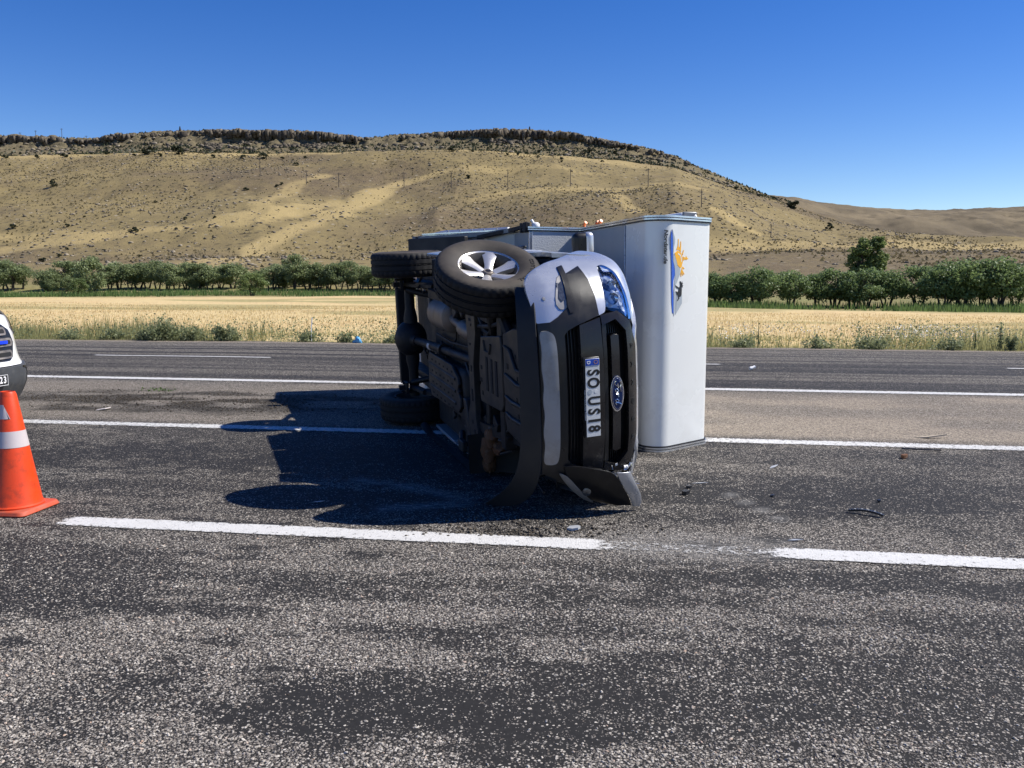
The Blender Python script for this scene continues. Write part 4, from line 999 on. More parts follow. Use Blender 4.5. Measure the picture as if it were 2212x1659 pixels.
# --- number plate carrier bar
front('plate_bar', [(-.475, .752), (-.20, .748), (.20, .748), (.475, .752), (.515, .905), (.20, .912), (-.20, .912), (-.515, .905)], .022, .06, 'grille_bar', bevel=.012)
plate = front('number_plate', [(-.268, .752), (.268, .752), (.268, .868), (-.268, .868)], .046, .012, 'black_paint', bevel=.004, step=.1)
def flat(name, poly, off, thick, mat, parent, bevel=.001):
    m = MB(); x0 = S(0, .81)+off
    tz = (S(0, .86)-S(0, .76))/.10
    m.prism(poly, 0, thick, lambda y, z, d: (x0+(z-.81)*tz-d, y, z)); return m.build(name, M[mat], parent, 35, bevel, 2, crush)
flat('plate_face', [(-.26, .760), (.26, .760), (.26, .862), (-.26, .862)], .052, .004, 'plate_white', plate)
flat('country_band', [(-.258, .762), (-.215, .762), (-.215, .860), (-.258, .860)], .0545, .003, 'plate_blue', plate)
def ftext(name, body, y, z, size, sx, off, mat, parent, shear=0, offset=0, spacing=1.0, tilt=0.0):
    """text on the truck front: reads from the right side of the truck to its left"""
    me = text_mesh(name, body, size, shear, offset, .0006, sx, spacing)
    tz = (S(0, z+.04)-S(0, z-.04))/.08
    return place_text(name, me, M[mat], parent, (S(0 if abs(z-.81) < .07 else y, z)+off, y, z), (0, 1, 0), (tz, 0, 1))
for body, y in (('S', -.168), ('O', -.100), ('U', .020), ('S', .092), ('1', .153), ('8', .207)):
    ftext('character', body, y, .812, .118, .74 if body != '1' else .9, .0530, 'black_paint', plate, 0, .0040)
ftext('character', 'D', -.2365, .782, .034, .9, .0553, 'white_print', plate, 0, .001)
for k in range(12):
    a = k*math.pi/6; ftext('star', '*', -.2365+.012*math.cos(a), .832+.012*math.sin(a), .012, 1, .0553, 'logo_yellow', plate)
def disc(name, y, z, ry, rz, off, th, mat, parent, n=28, bevel=.003):
    return front(name, [(y+ry*math.cos(2*math.pi*k/n), z+rz*math.sin(2*math.pi*k/n)) for k in range(n)], off, th, mat, parent, bevel, .2)
disc('seal', -.041, .79, .017, .017, .0545, .003, 'logo_grey', plate, 16, .0005); disc('seal', -.041, .832, .012, .012, .0545, .003, 'plate_white', plate, 14, .0005)
ftext('dealer_line', 'Auto Mertens & Auto Westhoff', .045, .7545, .0125, 1.25, .0485, 'white_print', plate)
# --- grille
gr = front('grille', [(-.50, .895), (.50, .895), (.515, 1.03), (.42, 1.13), (-.42, 1.13), (-.515, 1.03)], -.07, .02, 'hole', bevel=0)
fr_out = [(-.527, .912), (-.548, 1.045), (-.475, 1.14), (-.31, 1.188), (.31, 1.188), (.475, 1.14), (.548, 1.045), (.527, .912)]
fr_in = [(-.462, .917), (-.497, 1.022), (-.415, 1.098), (-.30, 1.102), (.30, 1.102), (.415, 1.098), (.497, 1.022), (.462, .917)]
front('grille_frame', fr_out+fr_in[::-1], .020, .06, 'grille_bar', bevel=.010)
frame_top = [o for o in truck.children if o.name.startswith('grille_frame')][0]
front('grille_bar', [(-.46, .918), (.46, .918), (.47, .945), (-.47, .945)], .010, .05, 'black_plastic', bevel=.008)
front('grille_bar', [(-.385, .978), (.385, .978), (.40, 1.006), (.39, 1.040), (-.39, 1.040), (-.40, 1.006)], .008, .05, 'grille_bar', bevel=.010)
front('grille_bar', [(-.47, .945), (.47, .945), (.475, .957), (-.475, .957)], -.03, .03, 'hole', bevel=0)
for k in range(14):
    y = -.455+.0065*k*1.0; front('mesh_fin', [(y, .93), (y+.0028, .93), (y+.0028, .965), (y, .965)], -.028, .02, 'alloy_in', gr, bevel=0, step=.2)
for sy in (-1, 1):
    for k in range(9):
        z = .955+.016*k; a, b = sorted((sy*.40, sy*.485)); front('mesh_fin', [(a, z), (b, z), (b, z+.005), (a, z+.005)], -.045, .02, 'black_plastic', gr, bevel=0, step=.2)
for body, y in zip('RANGER', (-.31, -.185, -.06, .065, .19, .315)):
    ftext('raised_letter', body, y, 1.142, .040, 1.25, .0235, 'black_paint', frame_top, 0, .002)
badge = disc('badge', 0, 1.008, .122, .052, .020, .02, 'chrome', truck, 36, .004)
disc('badge_field', 0, 1.008, .113, .0445, .0235, .01, 'badge_blue', badge, 36, .002)
disc('badge_line', 0, 1.008, .107, .0405, .0242, .01, 'chrome', badge, 36, .0005); disc('badge_field', 0, 1.008, .1045, .0385, .0248, .01, 'badge_blue', badge, 36, .0005)
# script lettering of the badge drawn as strokes
def stroke(pts, r=.0034):
    m = MB(); q = []
    P = [Vector((p[0], p[1], 0)) for p in pts]
    for i in range(len(P)-1):
        p0, p1, p2, p3 = P[max(i-1, 0)], P[i], P[i+1], P[min(i+2, len(P)-1)]
        for k in range(5):
            t = k/5; q.append(.5*((2*p1)+(p2-p0)*t+(2*p0-5*p1+4*p2-p3)*t*t+(3*p1-p0-3*p2+p3)*t**3))
    q.append(P[-1]); tz = (S(0, 1.04)-S(0, .98))/.06
    m.tube([(S(p.x, 1.008+p.y)+.0265, p.x, 1.008+p.y) for p in q], r, 6); return m
for k, st_ in enumerate(([(-.078, .012), (-.085, .022), (-.070, .028), (-.040, .024), (-.012, .027)], [(-.050, .024), (-.054, .004), (-.066, -.020), (-.082, -.022), (-.086, -.012)], [(-.070, .002), (-.052, .003), (-.038, .006)],
           [(-.022, .006), (-.034, -.002), (-.034, -.014), (-.022, -.016), (-.012, -.006), (-.018, .006), (-.022, .006), (-.004, .003)], [(-.004, .003), (.004, .008), (.000, -.014), (.006, .000), (.018, .008), (.024, .005)],
           [(.056, .004), (.046, .008), (.036, -.002), (.038, -.014), (.050, -.012), (.058, .004)], [(.072, .028), (.064, .014), (.058, -.010), (.064, -.015), (.074, -.008)])):
    stroke(st_).build('script_stroke', M['chrome'], badge, 60, 0, 2, crush)
# --- skid plate under the intake
skd = front('skid_plate', chaikin([(-.45, .478), (-.455, .53), (-.43, .572), (-.36, .585), (-.15, .588), (.15, .588), (.36, .585), (.43, .572), (.44, .53), (.43, .478), (.30, .490), (.22, .478), (.10, .492), (.0, .480), (-.10, .492), (-.22, .478), (-.32, .488)]), .034, .04, 'skid_silver', bevel=.010)
# --- headlights
HL = [(-.835, 1.000), (-.842, 1.052), (-.80, 1.112), (-.70, 1.142), (-.575, 1.158), (-.465, 1.162), (-.535, 1.078), (-.555, .972), (-.72, .982)]
HL = chaikin(HL, 2, .2)
for poly, nm in ((HL, 'headlight'), (mir(HL), 'headlight')):
    h = front(nm, poly, -.02, .03, 'reflector', bevel=0, step=.04)
    sg = -1 if poly is HL else 1
    for (yy, zz, rr) in ((.70, 1.055, .038), (.625, 1.04, .034)):
        m = MB(); m.lathe([(.006, -.03), (rr*.6, -.026), (rr, 0), (rr*1.12, .006), (rr*1.12, -.03)], 20, (S(yy, zz)-.005, sg*yy, zz), (1, 0, 0)); m.build('bulb_bowl', M['chrome'], h, 50, 0, 2, crush)
    front('lens', poly, .012, .004, 'lens', h, bevel=0, step=.04)
    front('headlight_trim', [(sg*.555, .972), (sg*.575, .972), (sg*.555, 1.08), (sg*.485, 1.165), (sg*.462, 1.163), (sg*.535, 1.078)][::sg], .006, .03, 'black_plastic', bevel=.003)
# --- hood
def zc(x): return float(np.interp(x, [-1, -.75, -.4, .2, .45, .62, .72, .78, .83, .87], [1.46, 1.43, 1.39, 1.33, 1.30, 1.27, 1.24, 1.215, 1.17, 1.10]))
def zh(x, y): return zc(x+float(np.interp(abs(y), _st, _sv))*.9)-float(np.interp(abs(y), [0, .45, .6, .72, .8, .88], [0, 0, .015, .045, .09, .16]))+.008*(.35 < abs(y) < .62)
surf_panel('hood', [(.815, 0), (.81, .25), (.785, .42), (.72, .53), (.66, .60), (.56, .70), (.45, .745), (-.72, .75), (-.74, 0), (-.72, -.75), (.45, -.745), (.56, -.70), (.66, -.60), (.72, -.53), (.785, -.42), (.81, -.25)],
           lambda x, y, d: (x, y, zh(x, y)-d), .02, M['silver'], truck, .07, .006, crush)
# --- fenders and doors
def ys(x, z):
    zz = z-(zc(x)-1.30)*.8
    y = float(np.interp(zz, [.40, .55, .80, .95, 1.05, 1.13, 1.20, 1.26, 1.31], [.895, .915, .93, .925, .905, .875, .835, .785, .735]))
    if x > -.2 and z < 1.2:
        d = float(np.interp(z, _xt, _xv))-x; ym = float(np.interp(d, _sv, _st)) if d > 0 else 0.0
        y = min(y, ym+.012)
    return y
arch = [(.0+.475*math.cos(a), .39+.475*math.sin(a)) for a in np.linspace(R(64), R(172), 17)]
def side(name, poly, sg, off, thick, mat, parent=truck, bevel=.006, step=.07, smooth=40):
    return surf_panel(name, poly, lambda x, z, d: (x, sg*(ys(x, z)+off-d), z), thick, M[mat], parent, step, bevel, crush, smooth)
for sg in (-1, 1):
    f = side('fender', [(.30, .86), (.40, .88), (.42, .96), (.42, 1.06), (.40, 1.15), (.36, 1.22), (.28, 1.26), (0, 1.31), (-.40, 1.35), (-.72, 1.38), (-.78, 1.20), (-.78, .46), (-.478, .44)]+arch[::-1], sg, -.004, .03, 'silver', bevel=0, step=.04)
    # wheel-arch liner
    m = MB(); n = 18
    for i in range(n+1):
        a = R(62)+R(130)*i/n
        for y in (.50, .875): m.v.append(Vector((.46*math.cos(a), sg*y, .39+.46*math.sin(a))))
    for i in range(n): m.f.append((2*i, 2*i+1, 2*i+3, 2*i+2))
    m.build('wheel_well', M['valance'], truck, 60, 0, 2, crush)
    for x0, x1 in ((-.79, -1.78), (-1.80, -2.60)):
        d = side('door', [(x0, .48), (x0, 1.40), (x1, 1.42), (x1, .48)], sg, .0, .03, 'silver', bevel=.006, step=.12)
        m = MB(); m.box((x1+.16, sg*(ys(x1, 1.18)+.03), 1.18), (.17, .03, .035)); m.build('handle', M['black_plastic'], d, 35, .01, 2, crush)
        m = MB(); xa, xb = x0-.03, x1+.03
        sl = .36 if x0 > -1 else 0
        m.hexa([Vector(q) for q in ((xa, sg*.86, 1.40), (xb, sg*.86, 1.42), (xb, sg*.69, 1.76), (xa-sl, sg*.69, 1.76), (xa, sg*.84, 1.40), (xb, sg*.84, 1.42), (xb, sg*.67, 1.76), (xa-sl, sg*.67, 1.76))]); m.build('side_window', M['glass_dark'], d, 30, 0, 2, crush)
    m = MB()
    for xx, w in ((-1.79, .05), (-2.62, .06)): m.hexa([Vector(q) for q in ((xx+w/2, sg*.865, 1.38), (xx-w/2, sg*.865, 1.38), (xx-w/2, sg*.685, 1.79), (xx+w/2, sg*.685, 1.79), (xx+w/2, sg*.825, 1.38), (xx-w/2, sg*.825, 1.38), (xx-w/2, sg*.645, 1.79), (xx+w/2, sg*.645, 1.79))])
    m.tube([(-.74, sg*.80, 1.41), (-1.0, sg*.74, 1.62), (-1.28, sg*.67, 1.785)], .035, 8); m.build('pillar', M['silver'], truck, 40, 0, 2, crush)
    if sg < 0: continue
    m = MB(); m.tube([(-.55, sg*.88, .37), (-.75, sg*.95, .37), (-2.45, sg*.95, .37), (-2.65, sg*.88, .37)], .045, 10); m.build('running_board', M['skidplate'], truck, 45, 0, 2, crush)
m = MB(); m.hexa([Vector(q) for q in ((-.72, -.78, 1.42), (-.72, .78, 1.42), (-1.26, .66, 1.785), (-1.26, -.66, 1.785), (-.74, -.78, 1.40), (-.74, .78, 1.40), (-1.28, .66, 1.765), (-1.28, -.66, 1.765))]); m.build('windscreen', M['glass_dark'], truck, 30, 0, 2, crush)
m = MB(); pr = [(-1.24, 1.775), (-1.5, 1.805), (-2.2, 1.805), (-2.62, 1.785), (-2.66, 1.74), (-1.22, 1.74)]
m.prism(pr, -.68, .68, lambda x, z, h: (x, h, z)); m.build('roof', M['silver'], truck, 40, .025, 3, crush)
m = MB(); m.hexa([Vector(q) for q in ((-2.64, -.86, .60), (-2.64, .86, .60), (-2.66, .66, 1.76), (-2.66, -.66, 1.76), (-2.68, -.86, .60), (-2.68, .86, .60), (-2.70, .66, 1.76), (-2.70, -.66, 1.76))]); m.build('rear_wall', M['silver'], truck, 30, 0, 2, crush)
m = MB(); m.box((-1.7, 0, .56), (1.95, 1.66, .04)); m.build('floor_pan', M['under'], truck, 30, .01, 2, crush)
m = MB(); m.box((-.72, 0, .98), (.04, 1.5, .84)); m.build('firewall', M['under'], truck, 30, .01, 2, crush)
m = MB(); m.box((.0, 0, .80), (.8, .60, .55)); m.build('engine', M['under'], truck, 30, .06, 2, crush)
m = MB(); m.box((.62, 0, .78), (.10, 1.10, .60)); m.build('radiator', M['hole'], truck, 30, .01, 2, crush)
# --- right mirror, folded
mr_ = MB(); mr_.box((-.68, -.955, 1.40), (.10, .20, .17)); mo = mr_.build('mirror', M['black_plastic'], truck, 60, .045, 5)
m = MB(); m.box((-.672, -.963, 1.452), (.105, .19, .085)); m.build('mirror_cap', M['silver'], mo, 60, .040, 5)
m = MB(); m.box((-.70, -.885, 1.36), (.07, .10, .06)); m.build('mirror_foot', M['black_plastic'], mo, 40, .015)
# --- lower valance hanging under the bumper
lip = [(.72, -.72, .50), (.83, -.60, .47), (.87, -.46, .46), (.91, -.2, .455), (.92, .1, .455), (.91, .40, .46), (.86, .60, .44), (.70, .78, .36)]
low = [(.62, -.73, .40), (.74, -.62, .37), (.79, -.47, .355), (.83, -.2, .345), (.84, .1, .345), (.82, .40, .34), (.74, .60, .29), (.48, .80, .16)]
m = MB(); n = len(lip); m.v = [Vector(p) for p in lip]+[Vector(p) for p in low]+[Vector(p)+Vector((-.02, 0, .015)) for p in lip]+[Vector(p)+Vector((-.02, 0, .015)) for p in low]
for i in range(n-1): m.f += [(i, i+1, n+i+1, n+i), (2*n+i+1, 2*n+i, 3*n+i, 3*n+i+1), (n+i, n+i+1, 3*n+i+1, 3*n+i), (i+1, i, 2*n+i, 2*n+i+1)]
m.f += [(0, n, 3*n, 2*n), (n-1, 3*n-1, 4*n-1, 2*n-1)]
vo_ = m.build('lower_valance', M['valance'], truck, 70, .004, 2, crush); tag(vo_, 'torn black air dam drooping to the road')
sb_ = vo_.modifiers.new('sub', 'SUBSURF'); sb_.levels = 2; sb_.render_levels = 2
# --- torn left bumper corner, bent up off the wreck
def sheet(name, rows, th, mat, parent, smooth=60, lab=None, sub=2):
    """rows of points -> thick sheet"""
    m = MB(); a, b = len(rows), len(rows[0]); m.v = [Vector(p) for r in rows for p in r]; N = len(m.v)
    m.v += [p+Vector((-th, 0, 0)) for p in m.v]
    for i in range(a-1):
        for j in range(b-1):
            q = i*b+j; m.f += [(q, q+1, q+1+b, q+b), (N+q+1, N+q, N+q+b, N+q+1+b)]
    for j in range(b-1): m.f += [(j+1, j, N+j, N+j+1), ((a-1)*b+j, (a-1)*b+j+1, N+(a-1)*b+j+1, N+(a-1)*b+j)]
    for i in range(a-1): m.f += [(i*b, i*b+b, N+i*b+b, N+i*b), (i*b+b-1+b, i*b+b-1, N+i*b+b-1, N+i*b+b-1+b)]
    o = m.build(name, M[mat], parent, smooth, .004, 2, crush)
    if sub: s_ = o.modifiers.new('sub', 'SUBSURF'); s_.levels = sub; s_.render_levels = sub
    if lab: tag(o, lab)
    return o
cor = sheet('broken_corner', [[(.90, .455, .615), (.975, .445, .70), (1.01, .475, .82), (1.02, .50, .93)], [(.89, .54, .635), (.955, .545, .74), (.985, .575, .86), (.99, .60, .985)],
      [(.84, .64, .70), (.90, .66, .81), (.935, .685, .93), (.945, .70, 1.06)], [(.80, .735, .80), (.845, .765, .90), (.875, .785, 1.0), (.90, .79, 1.10)]], .02, 'black_plastic', truck, lab='torn left end of the front bumper resting on the road')
sheet('silver_shard', [[(1.025, .505, .94), (1.03, .51, .99), (1.01, .515, 1.045)], [(.995, .605, .99), (1.0, .61, 1.055), (.985, .62, 1.10)], [(.95, .705, 1.065), (.955, .715, 1.125), (.94, .725, 1.165)], [(.905, .795, 1.105), (.91, .80, 1.14), (.90, .805, 1.165)]], .012, 'silver', cor)
fg = sheet('fog_housing', [[(.90, .50, .58), (.915, .515, .63)], [(.86, .58, .63), (.885, .60, .70)], [(.82, .67, .71), (.855, .69, .78)], [(.79, .75, .80), (.82, .765, .86)]], .015, 'skid_silver', cor)
disc_m = MB(); disc_m.lathe([(.003, .006), (.022, .004), (.030, 0), (.030, -.03)], 18, (.893, .655, .775), (1, .25, -.3)); disc_m.build('fog_lens', M['fog_glass'], cor, 40, 0, 2, crush)
sheet('headlight_shard', [[(.82, .60, 1.06), (.80, .61, 1.14), (.78, .63, 1.20)], [(.80, .66, 1.07), (.785, .67, 1.16), (.76, .69, 1.23)]], .006, 'lens', truck)
for k in range(16):
    m = MB(); y = .49+.11*gR.random(); z = .75+.38*gR.random(); m.box((S(min(y, .7), min(z, 1.15))+.03+.02*gR.random(), y, z), (.003, .010+.03*gR.random(), .006+.022*gR.random()), Matrix.Rotation(gR.random()*3, 3, 'X')@Matrix.Rotation(gR.random()*3, 3, 'Y')); m.build('broken_shard', M['chrome'] if k % 3 else M['white_plastic'], cor, 30, 0, 2, crush)

# --- wheels
def make_wheel(parent, loc, sg, steer=0.0, rim_face=True, spin=0.0):
    """axis along y, outer face towards sg*y"""
    Rt_, W = .388, .265
    Mw = Matrix.Translation(Vector(loc))@Matrix.Rotation(steer, 4, 'Z')@Matrix.Rotation(spin, 4, 'Y')
    ax = (0, sg, 0)
    b = MB(); b.lathe([(.222, .10), (.232, .108), (.232, .095), (.212, .080), (.196, .02), (.190, -.06), (.200, -.10), (.225, -.125), (.215, -.125), (.185, -.06), (.185, .02), (.205, .085)], 48, (0, 0, 0), ax, close=True)
    b.lathe([(.004, .045), (.045, .045), (.06, .038), (.06, -.01), (.004, -.01)], 24, (0, 0, 0), ax)
    w = b.build('wheel', M['barrel'], parent, 40); w.matrix_local = Mw
    lp = MB(); lp.lathe([(.213, .094), (.224, .1025), (.234, .110), (.2345, .096), (.214, .082)], 48, (0, 0, 0), ax, close=True); lp.build('rim_lip', M['alloy'], w, 40)
    nseg = 120; prof = [(.222, .104), (.245, .118), (.275, .129), (.315, .133), (.345, .128), (.366, .119), (.378, .108), (.386, .096), (.388, .080), (.388, .064), (.378, .062), (.378, .054), (.388, .052), (.388, .012), (.379, .010), (.379, .003), (.388, .001)]
    prof = prof+[(r, -h) for r, h in prof[::-1]]
    t = MB(); a, c_ = frame_from(ax); axv = Vector(ax); m_ = len(prof); shoulder = {6, 7, 8, 9}
    shoulder |= {m_-1-k for k in shoulder}
    for k in range(nseg):
        e = a*math.cos(2*math.pi*k/nseg)+c_*math.sin(2*math.pi*k/nseg)
        for j, (r, h) in enumerate(prof):
            if j in shoulder and k % 3 == 0: r -= .008
            elif 11 < j < m_-12 and r > .385 and (k+2*(j % 2)) % 4 == 0: r -= .005
            t.v.append(e*r+axv*h)
    for k in range(nseg):
        k2 = (k+1) % nseg
        for j in range(m_-1): t.f.append((k*m_+j, k2*m_+j, k2*m_+j+1, k*m_+j+1))
    ty = t.build('tyre', M['tyre'], w, 32)
    co = np.empty(len(ty.data.vertices)*3, np.float32); ty.data.vertices.foreach_get('co', co); co = co.reshape(-1, 3)
    at = ty.data.attributes.new('sidewall', 'FLOAT', 'POINT'); at.data.foreach_set('value', (sstep(.372, .355, np.hypot(co[:, 0], co[:, 2]))).astype(np.float32))
    # raised sidewall lettering
    for k, ch in enumerate('CONTINENTAL'):
        an = 1.9-.105*k; p = Vector((math.cos(an)*.318, sg*.1335, math.sin(an)*.318)) if sg < 0 else Vector((-math.cos(an)*.318, sg*.1335, math.sin(an)*.318))
        rad = Vector((p.x, 0, p.z)).normalized(); y_ = rad; x_ = y_.cross(Vector((0, sg, 0)))
        me = text_mesh('sidewall_letter', ch, .042, 0, .0005, .0012, 1.15); place_text('sidewall_letter', me, M['tyre'], w, p, x_, y_)
    for k in range(6):
        an = 2*math.pi*k/6; s_ = MB(); d = a*math.cos(an)+c_*math.sin(an); n_ = axv.cross(d)
        rows = [(.040, .030, .046, .0), (.09, .030, .060, .004), (.15, .040, .074, .010), (.20, .056, .090, .016), (.215, .066, .097, .018)]
        for i, (r, hw, hh, tw) in enumerate(rows):
            for q, hq in ((-hw, hh-.010), (-hw*.35, hh), (hw*.35, hh), (hw, hh-.010), (hw*.8, hh-.05), (-hw*.8, hh-.05)): s_.v.append(d*r+n_*(q+tw*.6)+axv*hq)
        for i in range(len(rows)-1):
            for q in range(6): s_.f.append((i*6+q, i*6+(q+1) % 6, i*6+6+(q+1) % 6, i*6+6+q))
        s_.f += [tuple(range(6)), tuple(range(24, 30))]
        s_.build('spoke', M['alloy'], w, 50)
    h_ = MB(); h_.lathe([(.002, .058), (.030, .058), (.036, .052), (.036, .03)], 24, (0, 0, 0), ax); h_.build('hub_cap', M['alloy_in'], w, 40)
    h_ = MB(); h_.lathe([(.002, .0595), (.020, .0590), (.022, .057)], 24, (0, 0, 0), ax); h_.build('cap_emblem', M['grille_bar'], w, 40)
    br = MB(); br.lathe([(.05, -.02), (.155, -.02), (.155, -.045), (.05, -.045)], 32, (0, 0, 0), ax, close=True); br.box((.11, sg*-.02, .07), (.10, .07, .10)); br.build('brake_disc', M['alloy_in'], w, 40)
    return w
w1 = make_wheel(truck, (0.0, -.765, .39), -1, R(27), spin=.35); tag(w1, 'right front wheel turned outward, on top')
w2 = make_wheel(truck, (-3.22, -.775, .39), -1, 0, spin=.1); tag(w2, 'right rear wheel in the air')
w3 = make_wheel(truck, (-3.22, .775, .39), 1, 0); tag(w3, 'left rear wheel lying on the road')
# --- chassis and driveline seen from below
def under(name, mb, mat='under', parent=truck, smooth=40, bevel=0.0):
    return mb.build(name, M[mat], parent, smooth, bevel, 2, crush)
for sg in (-1, 1):
    m = MB(); P = [(.70, .40, .58), (.30, .40, .56), (-.45, .46, .50), (-2.5, .50, .52), (-3.2, .52, .66), (-3.9, .52, .64), (-4.55, .52, .64)]
    for (x0, y0, z0), (x1, y1, z1) in zip(P[:-1], P[1:]): m.hexa([Vector((x, sg*(y+dy), z+dz)) for x, y, z in ((x0, y0, z0), (x1, y1, z1)) for dy, dz in ((-.04, -.07), (.04, -.07), (.04, .07), (-.04, .07))])
    under('chassis_rail', m)
    m = MB(); m.tube([(-2.55, sg*.56, .52), (-2.9, sg*.56, .43), (-3.22, sg*.56, .40), (-3.6, sg*.56, .44), (-4.0, sg*.56, .56)], .030, 6); m.tube([(-2.8, sg*.56, .42), (-3.22, sg*.56, .36), (-3.6, sg*.56, .43)], .030, 6); sp = under('leaf_spring', m)
    m = MB(); m.box((-3.22, sg*.56, .30), (.16, .12, .03)); m.box((-3.22, sg*.56, .255), (.06, .05, .07))
    for dx in (-.05, .05):
        for dy in (-.05, .05): m.tube([(-3.22+dx, sg*.56+dy, .25), (-3.22+dx, sg*.56+dy, .46)], .010, 6)
    m.build('clamp_plate', M['under'], sp, 40, .004, 2, crush)
    m = MB(); m.tube([(-3.16, sg*.50, .36), (-2.85, sg*.38, .80)], .032, 10); under('shock_absorber', m)
    m = MB(); m.tube([(-.15, sg*.34, .46), (.0, sg*.62, .40), (.05, sg*.70, .38)], [.035, .045, .03], 8); m.tube([(.30, sg*.34, .46), (.06, sg*.68, .40)], [.04, .03], 8)
    if sg < 0: under('control_arm', m)
m = MB(); m.tube([(-3.22, -.66, .39), (-3.22, -.30, .39), (-3.22, -.20, .39), (-3.22, .26, .39), (-3.22, .36, .39), (-3.22, .66, .39)], [.052, .055, .075, .075, .055, .052], 16); ax_ = under('rear_axle', m)
m = MB(); m.ball((-3.24, .03, .385), (.19, .20, .175), 20, 12); m.build('differential', M['under'], ax_, 60)
m = MB(); m.lathe([(.06, -.02), (.165, -.02), (.178, 0), (.165, .02), (.02, .045)], 24, (-3.33, .03, .35), (-.75, 0, -.65)); m.build('differential_cover', M['under'], ax_, 45)
for k in range(8):
    a = k*math.pi/4; q = Vector((-3.35, .03, .335)); e1, e2 = frame_from((-.75, 0, -.65)); m = MB(); c_ = q+e1*.155*math.cos(a)+e2*.155*math.sin(a); m.ball(c_, .013, 8, 5); m.build('bolt', M['chrome'] if k in (1, 3) else M['under'], ax_, 50)
m = MB(); m.tube([(-3.06, .03, .40), (-2.98, .03, .41)], [.07, .05], 14); m.tube([(-2.98, .03, .41), (-1.98, .00, .45)], .042, 14); m.tube([(-1.98, 0, .45), (-1.90, 0, .455)], .058, 14); m.tube([(-1.90, 0, .455), (-.95, -.02, .50)], .038, 14); ps_ = under('propeller_shaft', m)
m = MB(); m.tube([(-2.42, .018, .431), (-2.34, .015, .435)], .0435, 14); m.build('paper_tag', M['paper'], ps_, 50)
m = MB(); m.tube([(-2.22, -.33, .47), (-2.20, -.33, .47), (-1.55, -.33, .47), (-1.53, -.33, .47)], [.10, .135, .135, .10], 20); mu = under('muffler', m, 'exhaust', smooth=50)
for v_ in mu.data.vertices: v_.co.z = .47+(v_.co.z-.47)*.75
m = MB(); m.tube([(-1.55, -.33, .47), (-1.38, -.30, .475), (-1.25, -.29, .48)], .038, 14); m.tube([(-1.25, -.29, .48), (-1.15, -.28, .48), (-.95, -.26, .49), (-.85, -.25, .50)], [.04, .075, .075, .04], 16); m.tube([(-.85, -.25, .5), (-.3, -.2, .55)], .035, 12); m.tube([(-2.2, -.33, .47), (-2.7, -.36, .52), (-3.2, -.40, .62), (-3.9, -.62, .55)], .032, 12); under('exhaust_pipe', m, 'exhaust')
m = MB(); m.lathe([(.05, 0), (.20, 0), (.20, .10), (.05, .10)], 20, (-2.75, -.18, .60), (0, 0, 1)); under('spare_cover', m)
# cross member with slots
def plate_holes(name, poly, z, th, mat, holes, bevel=.004, parent=truck, tiltx=0.0):
    m = MB(); m.prism(poly, 0, th, lambda x, y, d: (x, y, z+d+tiltx*(x-poly[0][0]))); o = under(name, m, mat, parent, 35, bevel)
    for hx, hy, sx_, sy_ in holes:
        q = MB(); q.box((hx, hy, z-.001+tiltx*(hx-poly[0][0])), (sx_, sy_, .006)); q.build('slot', M['hole'], o, 30, 0, 2, crush)
    return o
plate_holes('cross_member', [(-.80, -.46), (-.72, -.50), (-.52, -.50), (-.50, -.30), (-.60, -.05), (-.60, .40), (-.52, .60), (-.62, .66), (-.86, .66), (-.84, .40), (-.76, .30), (-.74, -.1)], .405, .05, 'skidplate', [(-.66, -.40, .06, .02), (-.62, -.36, .02, .02), (-.68, -.20, .05, .016), (-.67, .0, .03, .05), (-.67, .22, .04, .10), (-.70, .45, .03, .03), (-.64, .52, .03, .03)])
m = MB(); m.hexa([Vector(q) for q in ((-1.0, .30, .40), (-.90, .30, .40), (-.80, .62, .40), (-.92, .62, .40), (-1.0, .30, .50), (-.90, .30, .50), (-.80, .62, .50), (-.92, .62, .50))]); under('bracket', m, 'skidplate', bevel=.01)
# fuel tank shield
m = MB(); m.box((-1.80, .31, .56), (1.35, .42, .22)); under('fuel_tank', m, 'valance', bevel=.05)
tk = plate_holes('tank_shield', [(-2.50, .14), (-2.44, .08), (-1.45, .08), (-1.36, .12), (-1.24, .16), (-1.20, .22), (-1.26, .28), (-1.16, .34), (-1.16, .42), (-1.24, .48), (-2.40, .52), (-2.50, .44)], .415, .03, 'skidplate', [(-2.3+.17*i, .14+.11*j, .045, .016) for i in range(6) for j in range(4)], .008)
for j in range(3):
    m = MB(); m.tube([(-2.42, .19+.11*j, .418), (-1.32, .19+.11*j, .418)], .016, 8); m.build('rib', M['skidplate'], tk, 50, 0, 2, crush)
